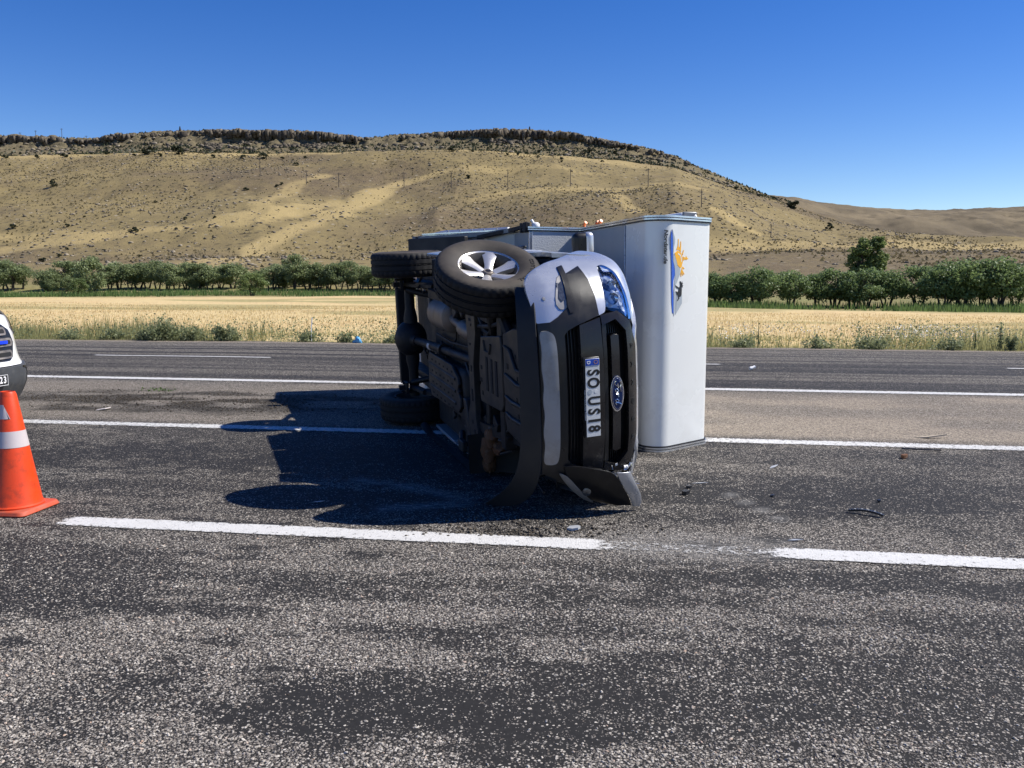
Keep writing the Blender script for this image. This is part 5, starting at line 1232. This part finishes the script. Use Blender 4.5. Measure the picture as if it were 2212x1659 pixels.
# gearbox and engine guards
gs = plate_holes('gearbox_guard', [(-.32, -.30), (.22, -.36), (.24, -.30), (.26, .14), (.20, .20), (-.38, .22), (-.40, .14), (-.36, .05), (-.40, -.05), (-.36, -.16)], .40, .03, 'skidplate', [(-.32, -.06, .03, .03), (-.33, .04, .03, .03), (-.31, .14, .03, .03)], .008)
for j in range(3):
    m = MB(); m.box((-.16+.13*j, -.03, .398), (.05, .26, .006)); m.build('slot', M['hole'], gs, 30, 0, 2, crush)
m = MB(); m.tube([(-.22, -.28, .398), (-.18, -.20, .396), (-.06, -.20, .396), (-.02, -.27, .398)], .012, 6); m.build('rib', M['skidplate'], gs, 50)
es = plate_holes('engine_guard', [(.28, -.38), (.50, -.44), (.80, -.46), (.82, .10), (.80, .28), (.62, .36), (.30, .32), (.26, .22), (.28, .10), (.26, -.05), (.28, -.2)], .405, .03, 'skidplate', [(.36, -.16, .05, .04), (.36, .20, .05, .04), (.55, -.25, .012, .03), (.58, -.10, .012, .03), (.55, .05, .012, .03), (.58, .16, .012, .03), (.66, -.3, .012, .03), (.66, .0, .012, .03)], .010, tiltx=.03)
for y0, y1 in ((-.30, -.16), (-.10, -.06), (.06, .08), (.18, .20)):
    m = MB(); m.tube([(.32, y0, .400), (.46, y0+.02, .402), (.58, y1, .406), (.78, y1, .412)], [.010, .016, .016, .010], 8); m.build('rib', M['skidplate'], es, 50)
# sub-frame members and torn left suspension
m = MB(); m.box((.12, 0, .47), (.12, 1.0, .09)); m.box((-.42, 0, .50), (.10, .96, .08)); under('front_cross_member', m, bevel=.01)
m = MB()
for a, b, r in (((-.50, -.36, .44), (.2, -.46, .46), .018), ((-.5, -.20, .46), (-.1, -.40, .45), .014), ((-.45, -.42, .44), (-.20, -.30, .48), .02), ((-.30, -.46, .42), (.25, -.52, .44), .012), ((-2.4, -.10, .50), (-1.0, -.12, .50), .012), ((-2.9, .45, .50), (-2.4, .30, .46), .014), ((-1.0, .55, .42), (-.5, .62, .43), .016)): m.tube([a, (.5*(a[0]+b[0]), .5*(a[1]+b[1])+.02, .5*(a[2]+b[2])-.015), b], r, 8)
under('brake_lines', m)
m = MB()
for (c_, r_) in (((-.30, .50, .45), (.06, .09, .05)), ((-.40, .62, .45), (.05, .12, .06)), ((-.44, .74, .46), (.035, .09, .05)), ((-.28, .58, .50), (.10, .06, .05))): m.ball(c_, r_, 12, 8)
for v_ in m.v: v_ += Vector((.012*math.sin(v_.y*90), .012*math.sin(v_.z*120), .01*math.sin(v_.x*100)))
m.tube([(-.46, .70, .46), (-.48, .80, .46), (-.46, .86, .46), (-.43, .84, .46), (-.43, .79, .46)], .010, 8)
rs_ = under('torn_suspension', m, 'rust', smooth=60); tag(rs_, 'rusty broken stub of the missing left front wheel')
m = MB(); m.box((-1.05, .80, .48), (.9, .06, .05)); m.box((-1.25, .78, .44), (.16, .10, .05)); m.box((-.85, .76, .45), (.12, .10, .05)); m.tube([(-1.5, .72, .50), (-1.35, .76, .46), (-1.30, .84, .45)], .03, 8); under('step_bracket', m, 'skidplate', bevel=.01)
gU = random.Random(31)
for k in range(34):
    x = gU.uniform(-2.9, .45); y = gU.uniform(-.62, .62); z = gU.uniform(.44, .54); m = MB(); p = [(x, y, z)]
    for q in range(gU.randint(2, 5)): x += gU.uniform(-.22, .26); y += gU.uniform(-.12, .12); z = min(.56, max(.43, z+gU.uniform(-.03, .03))); p.append((x, y, z))
    m.tube(p, gU.uniform(.006, .017), 7); under('hose', m, 'under' if k % 4 else 'skidplate')
for k in range(18):
    x = gU.uniform(-2.8, .3); y = gU.choice((-1, 1))*gU.uniform(.28, .62); m = MB(); m.box((x, y, gU.uniform(.45, .52)), (gU.uniform(.04, .14), gU.uniform(.03, .10), gU.uniform(.03, .08)), Matrix.Rotation(gU.uniform(-.6, .6), 3, 'Z')); under('bracket', m, 'under' if k % 3 else 'skidplate', bevel=.006)
# load bed under the camper
m = MB(); m.box((-3.75, 0, .80), (2.05, 1.60, .06)); 
for sg in (-1, 1): m.box((-3.75, sg*.80, 1.02), (2.05, .06, .42))
under('load_bed', m, 'valance', bevel=.015)
m = MB(); m.box((-4.72, 0, .55), (.12, 1.5, .12)); under('rear_bumper', m, 'under', bevel=.02)

# ------------------------------------------------------------------ slide-in camper, on its side behind the truck
CH = 2.13
F0 = Vector((math.sin(TH), -math.cos(TH), 0)); UU = Vector((math.cos(TH), math.sin(TH), 0)); DN = Vector((0, 0, -1))
CM = Matrix((F0, DN, UU)).transposed().to_4x4(); CM.translation = Vector((-.523, 6.426, CH/2))
camper = empty('camper', CM)
tag(camper, 'white slide-in camper on its side behind the truck, sun and elk picture on nose', 'camper')
def fillet(poly, rad, n=7):
    out = []; N = len(poly)
    for i, p in enumerate(poly):
        r = rad[i]
        if not r: out.append(p); continue
        p = Vector(p); a = (Vector(poly[i-1])-p); b = (Vector(poly[(i+1) % N])-p); a.normalize(); b.normalize()
        h = math.acos(max(-1, min(1, a.dot(b))))/2; d = r/math.tan(h); c = p+(a+b).normalized()*(r/math.sin(h)); p0 = p+a*d-c; p1 = p+b*d-c
        for k in range(n+1):
            t = k/n; q = p0.normalized().slerp(p1.normalized(), t)*r; out.append((c.x+q.x, c.y+q.y))
    return out
def outset(poly, d):
    P = [Vector(p) for p in poly]; N = len(P); area = sum(P[i].x*P[(i+1) % N].y-P[(i+1) % N].x*P[i].y for i in range(N)); sg = 1 if area > 0 else -1; out = []
    for i in range(N):
        a = (P[i]-P[i-1]).normalized(); b = (P[(i+1) % N]-P[i]).normalized(); na = Vector((a.y, -a.x))*sg; nb = Vector((b.y, -b.x))*sg
        m = (na+nb); m.normalize(); out.append(tuple(P[i]+m*d/max(.4, m.dot(na))))
    return out
NC, N1_ = (-.814, 2.093), (-1.172, 2.850)
prof = fillet([NC, N1_, (-5.85, 2.97), (-5.95, .95), (-5.05, .90), (-4.0, 1.45), (-3.5, 1.655), (-3.02, 1.665), (-3.09, 2.30)], [.15, .09, .15, .08, .05, .05, 0, 0, .03], 8)
cfn = lambda x, z, h: (x, h, z)
m = MB(); m.prism(prof, -CH/2+.05, CH/2-.05, cfn); body = m.build('shell', M['camper'], camper, 38)
def rim(name, y0, y1, d, mat):
    m = MB(); m.prism(outset(prof, d), y0, y1, cfn); m.build(name, M[mat], camper, 38)
for sg in (-1, 1):
    for k, (h0, h1, d, mt) in enumerate(((.000, .016, .020, 'trim'), (.016, .024, .014, 'seal'), (.024, .037, .020, 'trim'), (.037, .050, .013, 'seal'))):
        a, b = sorted((sg*(CH/2-h0), sg*(CH/2-h1))); rim('edge_trim', a, b, d, mt)
# seams, corner strips, stucco front wall
def strip_on(p0, p1, t0, t1, y0, y1, off, mat, name):
    p0 = Vector(p0); p1 = Vector(p1); d = (p1-p0); n = Vector((d.y, -d.x)).normalized(); a = p0+d*t0; b = p0+d*t1; m = MB()
    pts = [a-n*.01, b-n*.01, b+n*off, a+n*off]; m.prism([tuple(q) for q in pts], y0, y1, cfn); return m.build(name, M[mat], camper, 30, .002)
L1 = (Vector((-3.09, 2.30))-Vector(NC)).length
und0, und1 = (-3.09, 2.30), NC      # outward normal points down (towards -z)
strip_on(und0, und1, .012, .650, -1.01, 1.01, .003, 'grey_panel', 'underside_panel')
strip_on((-3.5, 1.655), (-3.02, 1.665), .0, .95, -1.01, 1.01, .003, 'grey_panel', 'underside_panel')
strip_on((-4.0, 1.45), (-3.5, 1.655), .04, .99, -1.01, 1.01, .003, 'grey_panel', 'underside_panel')
strip_on((-5.05, .90), (-4.0, 1.45), .04, .97, -1.01, 1.01, .003, 'grey_panel', 'underside_panel')
for t in (.655, .665): strip_on(und0, und1, t, t+.004, -1.01, 1.01, .004, 'seal', 'panel_seam')
strip_on(und0, und1, .659, .665, -1.01, 1.01, .006, 'trim', 'panel_seam')
strip_on((-3.02, 1.665), (-3.09, 2.30), .06, .985, -1.01, 1.01, .006, 'hammer', 'front_wall')
for t, mt in ((.0, 'trim'), (.022, 'seal'), (.035, 'trim')): strip_on((-3.02, 1.665), (-3.09, 2.30), t, t+.018, -1.012, 1.012, .014, mt, 'corner_strip')
# picture and lettering on the nose
EE = (Vector((-1.172, 2.850))-Vector((-.848, 2.166))).normalized(); NN = Vector((EE.y, -EE.x))
def nose(s, w, d): 
    q = Vector((-.848, 2.166))+EE*s+NN*d; return (q.x, CH/2-w, q.y)
def decal(name, pts, mat, lift=.0022):
    m = MB(); m.prism(pts, .0, lift, lambda s, w, h: nose(s, w, h)); return m.build(name, M[mat], camper, 30)
decal('print_water', [(.16,2.005),(.176,1.936),(.183,1.814),(.183,1.737),(.2,1.691),(.214,1.645),(.216,1.607),(.199,1.552),(.195,1.475),(.204,1.397),(.205,1.319),(.209,1.257),(.192,1.269),(.18,1.359),(.171,1.552),(.166,1.706),(.153,1.859),(.15,1.951)], 'logo_blue', .0030)
decal('print_mountain', [(.17,2.012),(.186,1.979),(.213,1.922),(.21,1.884),(.197,1.845),(.196,1.799),(.187,1.784),(.187,1.898)], 'logo_grey', .0022)
decal('print_mountain', [(.194,1.791),(.223,1.769),(.25,1.723),(.251,1.688),(.296,1.661),(.292,1.607),(.25,1.537),(.228,1.506),(.222,1.459),(.244,1.42),(.239,1.318),(.223,1.241),(.212,1.232),(.209,1.319),(.208,1.475),(.222,1.591),(.214,1.676),(.192,1.722),(.189,1.768)], 'logo_grey', .0026)
decal('print_mountain', [(.254,1.427),(.331,1.426),(.332,1.348),(.241,1.248),(.247,1.334)], 'logo_grey', .0022)
decal('print_sun', [(.209,1.799),(.252,1.822),(.297,1.808),(.321,1.77),(.329,1.724),(.315,1.677),(.296,1.665),(.254,1.692),(.24,1.73),(.219,1.765)], 'logo_yellow', .0034)
decal('print_sun_arc', [(.258,1.800),(.292,1.786),(.308,1.755),(.313,1.72),(.306,1.72),(.299,1.752),(.285,1.776),(.256,1.790)], 'camper', .0042)
for pts in ([(.233,1.827),(.253,1.869),(.255,1.923),(.264,1.927),(.266,1.862),(.28,1.839),(.288,1.878),(.291,1.905),(.3,1.901),(.301,1.812),(.265,1.829)], [(.318,1.797),(.335,1.829),(.344,1.825),(.330,1.782)], [(.334,1.77),(.37,1.761),(.382,1.775),(.396,1.759),(.414,1.754),(.39,1.741),(.358,1.743),(.337,1.733)],
            [(.322,1.671),(.334,1.681),(.361,1.661),(.351,1.657),(.335,1.665),(.329,1.649),(.363,1.61),(.352,1.61),(.323,1.638),(.344,1.603),(.334,1.599),(.31,1.63),(.318,1.591),(.306,1.591),(.300,1.614),(.312,1.655)]):
    decal('print_ray', pts, 'logo_yellow', .0022)
decal('print_elk', [(.294,1.548),(.307,1.548),(.312,1.532),(.327,1.54),(.331,1.493),(.319,1.497),(.323,1.474),(.322,1.427),(.306,1.407),(.283,1.407),(.278,1.404),(.294,1.396),(.263,1.369),(.258,1.377),(.274,1.396),(.26,1.427),(.241,1.432),(.26,1.439),(.241,1.447),(.238,1.459),(.26,1.451),(.278,1.462),(.28,1.482),(.258,1.486),(.223,1.51),(.232,1.512),(.271,1.494),(.29,1.493),(.302,1.513)], 'black_paint', .0046)
for k, q in enumerate(((.330, 1.545), (.338, 1.530), (.340, 1.512), (.337, 1.498))): decal('print_antler', [(.312, 1.522), (q[0], q[1]), (q[0]+.002, q[1]-.005), (.314, 1.514)], 'black_paint', .0046)
me = text_mesh('print_name', 'Nordstar.de', .0725, .12, .0034, .0006, 1.0)
xs_ = [v.co.x for v in me.vertices]; k_ = .300/(max(xs_)-min(xs_))
for v in me.vertices: v.co.x *= k_
q = nose(.078, 1.853, .0022); place_text('print_name', me, M['black_paint'], camper, q, (0, 1, 0), (EE.x, 0, EE.y))
# fittings along the upper edge (the camper's right wall)
YT = -CH/2
m = MB(); m.hexa([Vector(p) for p in ((-1.50, YT-.01, 2.70), (-1.42, YT-.01, 2.86), (-1.46, YT-.075, 2.84), (-1.54, YT-.075, 2.72), (-3.6, YT-.01, 2.70), (-3.6, YT-.01, 2.86), (-3.6, YT-.075, 2.84), (-3.6, YT-.075, 2.72))]); aw = m.build('awning_case', M['white_plastic'], camper, 35, .02, 3)
m = MB(); m.box((-1.47, YT-.043, 2.78), (.03, .068, .15)); m.build('end_cap', M['grey_steel'], aw, 35, .012, 2)
for p, hh in (((1295, 478, 9.6), .05), ((1262, 483, 10.0), .055), ((1289, 477, 9.66), .04)):
    r_ = ray(p[0], p[1]); wp = Vector((r_[0]/r_[1]*p[2], p[2], CH)); lc = CM.inverted()@wp
    m = MB(); m.tube([(lc.x, YT, lc.z), (lc.x, YT-hh*.6, lc.z), (lc.x+.03, YT-hh, lc.z+.01)], [.022, .016, .02], 8); m.ball((lc.x, YT-hh*.55, lc.z), .02, 8, 6); m.build('orange_clip', M['orange_plastic'], camper, 50)
r_ = ray(1157, 488); lc = CM.inverted()@Vector((r_[0]/r_[1]*9.85, 9.85, CH))
m = MB(); m.lathe([(.045, 0), (.045, .03), (.03, .045), (.002, .05)], 14, (lc.x, YT, lc.z), (0, -1, 0)); m.tube([(lc.x, YT-.03, lc.z-.02), (lc.x, YT-.075, lc.z-.05)], .016, 8); m.build('filler_cap', M['white_plastic'], camper, 45)
# lower rail, riveted skirt and underframe on the rear half
def beam(name, pts, w, h, mat):
    m = MB()
    for a, b in zip(pts[:-1], pts[1:]):
        a = Vector(a); b = Vector(b); d = (b-a).normalized(); n_ = Vector((0, 1, 0)); s_ = d.cross(n_).normalized()
        m.hexa([p+s_*i*h/2+n_*j*w/2 for p in (a, b) for i, j in ((-1, -1), (1, -1), (1, 1), (-1, 1))])
    return m.build(name, M[mat], camper, 35, .006)
beam('lower_rail', [(-5.20, -1.005, .80), (-4.60, -1.01, 1.13), (-3.98, -1.015, 1.42), (-3.45, -1.05, 1.64)], .055, .05, 'grey_steel')
beam('tie_bar', [(-4.05, -.985, 1.36), (-3.55, -1.045, 1.60), (-3.15, -1.07, 1.66)], .045, .045, 'under')
for xx, zz in ((-3.22, 1.655), (-3.12, 1.66), (-3.05, 1.65)): m = MB(); m.box((xx, -1.06, zz), (.05, .11, .06)); m.build('tie_bracket', M['under'], camper, 35, .008)
sk = [(-5.05, -1.075, 1.02), (-4.90, -1.105, 1.14), (-3.80, -1.100, 1.66), (-3.72, -1.04, 1.60), (-4.0, -1.045, 1.47), (-4.85, -1.04, 1.06)]
m = MB(); m.v = [Vector(p) for p in sk]+[Vector(p)+Vector((-.02, 0, .03)) for p in sk]; n = len(sk); m.f = [tuple(range(n)), tuple(range(2*n-1, n-1, -1))]+[(i, (i+1) % n, n+(i+1) % n, n+i) for i in range(n)]
skt = m.build('skirt_panel', M['alu'], camper, 30, .004)
for k in range(5):
    t = .1+.19*k; q = Vector(sk[1]).lerp(Vector(sk[2]), t)+Vector((.012, .02, -.025)); r = MB(); r.ball(q, .011, 8, 5); r.build('rivet', M['grey_steel'], skt, 50)
m = MB(); m.box((-4.60, -.90, .98), (1.15, .20, .06), Matrix.Rotation(R(-25), 3, 'Y')); m.box((-5.12, -.86, .86), (.08, .34, .10)); m.build('underframe', M['valance'], camper, 35, .01)
m = MB(); m.box((-5.22, -.99, .85), (.10, .06, .05)); m.build('rail_end', M['alu'], camper, 35, .012)

# ------------------------------------------------------------------ white van at the left edge
va = R(78); VF = Vector((math.sin(va), -math.cos(va), 0)); VL = Vector((math.cos(va), math.sin(va), 0))
VM = Matrix((VF, VL, Vector((0, 0, 1)))).transposed().to_4x4(); VM.translation = Vector((-5.60, 9.32, 0))
van = empty('parked_van', VM); tag(van, 'white van with grey bumper and blue grille lamp at the left edge behind the cone', 'van')
_vt, _vv = smooth_table([.2, .28, .42, .60, .64, .70, .95, 1.12, 1.20, 1.28, 1.36], [-.10, -.05, .02, .02, -.02, -.05, -.10, -.17, -.26, -.48, -.90], .2, 1.36, 400, 8)
_wt, _wv = smooth_table([0, .4, .65, .80, .90, .96, .99], [0, .03, .10, .20, .34, .52, .80], 0, .99, 300, 8)
SV = lambda y, z: float(np.interp(z, _vt, _vv)-np.interp(abs(y), _wt, _wv))
def vfront(name, poly, off, th, mat, parent=van, bevel=.008, step=.06): return surf_panel(name, poly, lambda y, z, d: (SV(y, z)+off-d, y, z), th, M[mat], parent, step, bevel)
vfront('bumper', [(-.97, .30), (-.6, .22), (.6, .22), (.97, .30), (.985, .62), (.80, .63), (.62, .60), (-.62, .60), (-.80, .63), (-.985, .62)], .03, .06, 'van_bumper', bevel=.02)
vfront('bumper_crease', [(.70, .30), (.72, .30), (.80, .54), (.74, .58), (.62, .60), (.62, .58), (.73, .56), (.775, .53)], .036, .02, 'grille_bar', bevel=.004)
vfront('front_panel', [(-.985, .63), (-.62, .61), (.62, .61), (.985, .63), (.98, 1.0), (.93, 1.13), (.60, 1.17), (-.60, 1.17), (-.93, 1.13), (-.98, 1.0)], 0, .04, 'van_white', bevel=.012)
gg = vfront('grille', [(-.56, .70), (-.48, .665), (.48, .665), (.56, .70), (.63, .86), (.60, 1.0), (.50, 1.06), (-.50, 1.06), (-.60, 1.0), (-.63, .86)], .014, .03, 'black_paint', bevel=.006)
for zz, hw in ((.735, .53), (.865, .57), (.99, .50)):
    poly = fillet([(-hw, zz-.045), (hw, zz-.045), (hw+.02, zz+.045), (-hw-.02, zz+.045)], [.035]*4, 4); pin = fillet([(-hw+.03, zz-.022), (hw-.03, zz-.022), (hw-.015, zz+.022), (-hw+.015, zz+.022)], [.02]*4, 4)
    sb = vfront('slat', poly, .030, .03, 'alloy_in', gg, .006); vfront('slat_gap', pin, .034, .012, 'hole', sb, 0)
for sg in (-1, 1): vfront('grille_lamp', sorted([(sg*.24, .850), (sg*.46, .850), (sg*.47, .885), (sg*.24, .885)], key=lambda p: math.atan2(p[1]-.865, p[0]-sg*.35)), .052, .025, 'blue_lamp', gg, .006)
for sg in (-1, 1):
    hp = [(sg*.70, 1.02), (sg*.82, .93), (sg*.93, 1.03), (sg*.955, 1.18), (sg*.90, 1.24), (sg*.80, 1.20)]
    hl = vfront('headlight', hp if sg > 0 else hp[::-1], .012, .03, 'alloy_in', bevel=.006); vfront('lens', hp if sg > 0 else hp[::-1], .020, .004, 'lens', hl, 0)
vp = MB(); vp.box((.062, 0, .475), (.012, .53, .118)); pl_ = vp.build('number_plate', M['black_paint'], van, 30, .003)
for yy, zz, sy, sz in ((0, .530, .52, .005), (0, .420, .52, .005), (.259, .475, .005, .11), (-.259, .475, .005, .11)): m = MB(); m.box((.0695, yy, zz), (.003, sy, sz)); m.build('plate_border', M['white_print'], pl_, 30)
for ch, y in (('2', .165), ('3', .218)): place_text('character', text_mesh('character', ch, .10, 0, .003, .0006, .85), M['white_print'], pl_, (.0695, y, .475), (0, 1, 0), (0, 0, 1))
# hood, screen, cab and load body
surf_panel('hood', [(-.25, -.60), (-.25, .60), (-.45, .80), (-.95, .86), (-.95, -.86), (-.45, -.80)], lambda x, y, d: (x-float(np.interp(abs(y), _wt, _wv))*.4, y, float(np.interp(x, [-.95, -.6, -.4, -.25], [1.42, 1.34, 1.27, 1.185]))-.05*abs(y)-d), .03, M['van_white'], van, .08, .01)
m = MB(); m.hexa([Vector(p) for p in ((-.95, -.86, 1.38), (-.95, .86, 1.38), (-1.75, .76, 2.20), (-1.75, -.76, 2.20), (-.99, -.86, 1.36), (-.99, .86, 1.36), (-1.79, .76, 2.18), (-1.79, -.76, 2.18))]); m.build('windscreen', M['glass_dark'], van, 30)
cs = [(-.72, .30), (-.72, 1.0), (-.85, 1.30), (-1.0, 1.40), (-1.78, 2.22), (-2.3, 2.42), (-5.4, 2.45), (-5.5, 1.2), (-5.5, .35)]
for sg in (-1, 1):
    m = MB(); top = {3: .86, 4: .77, 5: .80, 6: .82}
    a_ = [Vector((x, sg*(.98 if k not in (4, 5, 6) else .80), z)) for k, (x, z) in enumerate(cs)]; m.v = a_+[p-Vector((0, sg*.04, 0)) for p in a_]; n = len(a_)
    m.f = [tuple(range(n)), tuple(range(2*n-1, n-1, -1))]+[(i, (i+1) % n, n+(i+1) % n, n+i) for i in range(n)]; sd_ = m.build('side_wall', M['van_white'], van, 30, .01)
    m = MB(); m.hexa([Vector((x, sg*y, z)) for x, y, z in ((-1.15, .965, 1.42), (-2.05, .965, 1.42), (-2.05, .86, 2.02), (-1.72, .86, 2.02), (-1.15, .985, 1.42), (-2.05, .985, 1.42), (-2.05, .88, 2.02), (-1.72, .88, 2.02))]); m.build('side_window', M['glass_dark'], sd_, 30)
    for wx in (-.95, -4.25):
        m = MB(); m.lathe([(.20, .0), (.34, .0), (.345, -.03), (.345, -.19), (.33, -.21), (.20, -.21)], 32, (wx, sg*.97, .345), (0, sg, 0), close=True); wh = m.build('wheel', M['valance'], van, 40)
        m = MB(); m.lathe([(.005, -.03), (.10, -.02), (.19, -.05), (.205, -.01)], 24, (wx, sg*.97, .345), (0, sg, 0)); m.build('rim', M['grey_steel'], wh, 40)
m = MB(); m.hexa([Vector(p) for p in ((-1.72, -.80, 2.20), (-1.72, .80, 2.20), (-2.3, .80, 2.44), (-2.3, -.80, 2.44), (-1.80, -.80, 2.16), (-1.80, .80, 2.16), (-2.35, .80, 2.40), (-2.35, -.80, 2.40))]); m.box((-3.9, 0, 2.43), (3.2, 1.62, .04)); m.build('roof', M['van_white'], van, 30, .01)
m = MB(); m.box((-5.46, 0, 1.35), (.05, 1.9, 2.0)); m.box((-2.9, 0, .34), (5.0, 1.8, .06)); m.build('rear_and_floor', M['van_white'], van, 30)

# ------------------------------------------------------------------ traffic cone
cone = empty('traffic_cone', loc=ground(34, 1100)); cone.rotation_euler.z = R(-8)
tag(cone, 'orange traffic cone with two worn white bands at the left edge', 'traffic cone')
m = MB(); sq = fillet([(-.21, -.21), (.21, -.21), (.21, .21), (-.21, .21)], [.05]*4, 5); m.prism(sq, .004, .035); m.v[len(sq):] = [Vector((p.x*.93, p.y*.93, p.z)) for p in m.v[len(sq):]]; m.build('base', M['cone_base'], cone, 40, .008, 3)
cr = lambda z: .172-(z-.045)*(.172-.050)/(.82-.045)
m = MB(); m.lathe([(.182, .030), (.185, .046), (cr(.06)+.004, .055), (cr(.07), .075), (cr(.40), .40), (cr(.80), .80), (cr(.82)-.006, .82), (cr(.80)-.012, .80), (cr(.4)-.012, .40)], 56); m.build('body', M['cone'], cone, 35)
for z0, z1, a0, a1 in ((.445, .555, 0, 6.2831), (.640, .735, R(150), R(352))):
    b_ = MB(); n = 48; 
    for i in range(n+1):
        a = a0+(a1-a0)*i/n
        zz1 = z1-(.03*math.sin(i*.9)**2 if (i in (0, 1, n-1, n) and a0 > 0) else 0)
        for z, e, da in ((z0, .0020, 0), (zz1, .0020, -.45*sstep(.8, 1., i/n) if a0 else 0)): b_.v.append(Vector(((cr(z)+e)*math.cos(a+da-R(40)), (cr(z)+e)*math.sin(a+da-R(40)), z)))
    for i in range(n): b_.f.append((2*i, 2*i+2, 2*i+3, 2*i+1))
    b_.build('reflective_band', M['reflect'], cone, 60)

# ------------------------------------------------------------------ debris on the road
def debris(name, px, py, mb, mat, label, cat, group=None, rz=0.0):
    o = mb.build(name, M[mat], None, 35); p = ground(px, py); o.location = (p[0], p[1], .006); o.rotation_euler.z = rz
    return tag(o, label, cat, group)
st = MB(); n = 14
for i in range(n): 
    t = i/(n-1)-.5; st.box((t*.17, -.25*t*t*.17, .016-.03*t*t), (.0145, .018, .010))
dt = empty('trim_strip', loc=ground(1872, 1112)); dt.rotation_euler.z = R(-38); dt.location.z = .006; dt.scale = (1.25, 1.5, 1.4)
tag(dt, 'curved black plastic trim strip with slots lying on the road at right', 'debris')
st.build('strip', M['seal'], dt, 35, .002)
for i in range(5): m = MB(); t = i/5-.35; m.box((t*.17, -.25*t*t*.17, .0205-.03*t*t), (.008, .007, .004)); m.build('slot', M['debris_grey'], dt, 30)
def shard(n, s, seed, flat_=.3):
    g = random.Random(seed); m = MB(); pts = [(s*(.5+.6*g.random())*math.cos(6.283*k/n), s*(.5+.6*g.random())*math.sin(6.283*k/n)) for k in range(n)]
    m.prism(pts, 0, s*flat_); 
    for v in m.v: v.z += .15*v.x
    return m
debris('broken_plastic', 1480, 1068, shard(7, .040, 3, .6), 'seal', 'crumpled black broken piece on the road right of the truck nose', 'debris', None, .4)
debris('broken_chip', 1488, 1055, shard(5, .024, 5, .7), 'seal', 'small black cube-like shard just beyond the crumpled black piece', 'debris', None, 1)
debris('pale_shard', 1671, 1010, shard(4, .085, 8, .05), 'debris_grey', 'long pale plastic shard on the road right of the camper', 'debris', None, .7).scale = (1.2, .25, 1)
debris('pale_sliver', 1715, 1169, shard(4, .06, 9, .05), 'debris_grey', 'pale sliver on the road near the right lane line', 'debris', None, -.2).scale = (1.2, .3, 1)
debris('pale_sliver', 1513, 1045, shard(4, .06, 10, .05), 'debris_grey', 'faint pale sliver right of the truck nose', 'debris', None, -.3).scale = (1.2, .3, 1)
debris('brown_clod', 1953, 990, shard(6, .04, 11, .7), 'rust', 'brown clod on the road at the right near the edge line', 'debris')
debris('beige_slat', 2002, 946, shard(4, .20, 12, .06), 'wood_strip', 'flat beige strip lying on the dusty median at right', 'debris', None, -.1).scale = (1.2, .16, 1)
debris('dark_twig', 1990, 975, MB().tube([(-.16, .05, .01), (0, 0, .012), (.17, -.02, .01)], .007, 6), 'seal', 'thin dark twig-like strip on the median at right', 'debris')
debris('crushed_can', 1625, 799, MB().lathe([(.002, -.06), (.033, -.06), (.036, -.02), (.028, .01), (.034, .06), (.002, .062)], 14, (0, 0, .04), (1, .3, .3)), 'white_plastic', 'crushed white can on the far lane right of the camper', 'can').scale = (.85, .85, .8)
debris('paper_scrap', 222, 885, shard(6, .12, 14, .04), 'paper', 'pale paper scrap on the median near the cone', 'debris').scale = (1.3, .6, 1.5)
debris('dark_shard', 1668, 1073, shard(5, .018, 15, .5), 'seal', 'tiny dark shard in the lane between truck nose and trim strip', 'debris')
debris('dark_shard', 1899, 1085, shard(5, .02, 16, .6), 'seal', 'tiny dark shard just beyond the black trim strip', 'debris')
debris('grey_bit', 1240, 1145, shard(6, .05, 17, .3), 'debris_grey', 'small grey lump in front of the torn bumper', 'debris')
debris('glass_splinter', 690, 1085, shard(4, .05, 18, .04), 'debris_grey', 'pale splinter lying inside the wheel shadow', 'debris').scale = (1.3, .3, 1)
# crumbs of soil and glass under the wreck (uncountable)
n = 700; X = rng.normal(.05, .34, n); Y = 5.30+np.abs(rng.normal(0, .26, n)); k = (Y > 5.2) & (Y < 6.4); X, Y = X[k], Y[k]; s = .003+.010*rng.random(len(X))**3
rock_field('road_crumbs', np.stack([X, Y, s*.4+.002], 1), np.stack([s, s, s*.7], 1), 'dark soil crumbs and grit strewn in front of the wreck', .35*rng.random(len(X)))
n = 6000; cu, cv = ground_uv(360, 868); u = rng.normal(cu, 1.5, n); v = rng.normal(cv+.1, .42, n); k = (v > V_B+.3) & (v < V_A-.4) & (rng.random(n) < sstep(.40, .54, fbm(u*1.6+3, v*3.2+1, 5))+.12); u, v = u[k], v[k]; s = .003+.011*rng.random(len(u))**2.5
rock_field('median_clods', np.stack([u*rd[0]+v*rn[0], u*rd[1]+v*rn[1], s*.35], 1), np.stack([s, s, s*.7], 1), 'black clods of soil strewn over the median left of the truck', .12*rng.random(len(u)))
u, v = ground_uv(345, 845); gt = empty('grass_tuft', loc=uv2w(u, v, 0)); tag(gt, 'small green tuft growing on the dark median patch', 'grass tuft')
P = rng.normal(size=(70, 3))*np.array([.10, .04, .015])+np.array([0, 0, .02]); P[:, 2] = np.abs(P[:, 2]); me = leaf_mesh('blades', P, .016, seed=77); me.materials.append(M['grass_lush']); link('blades', me, None, gt)
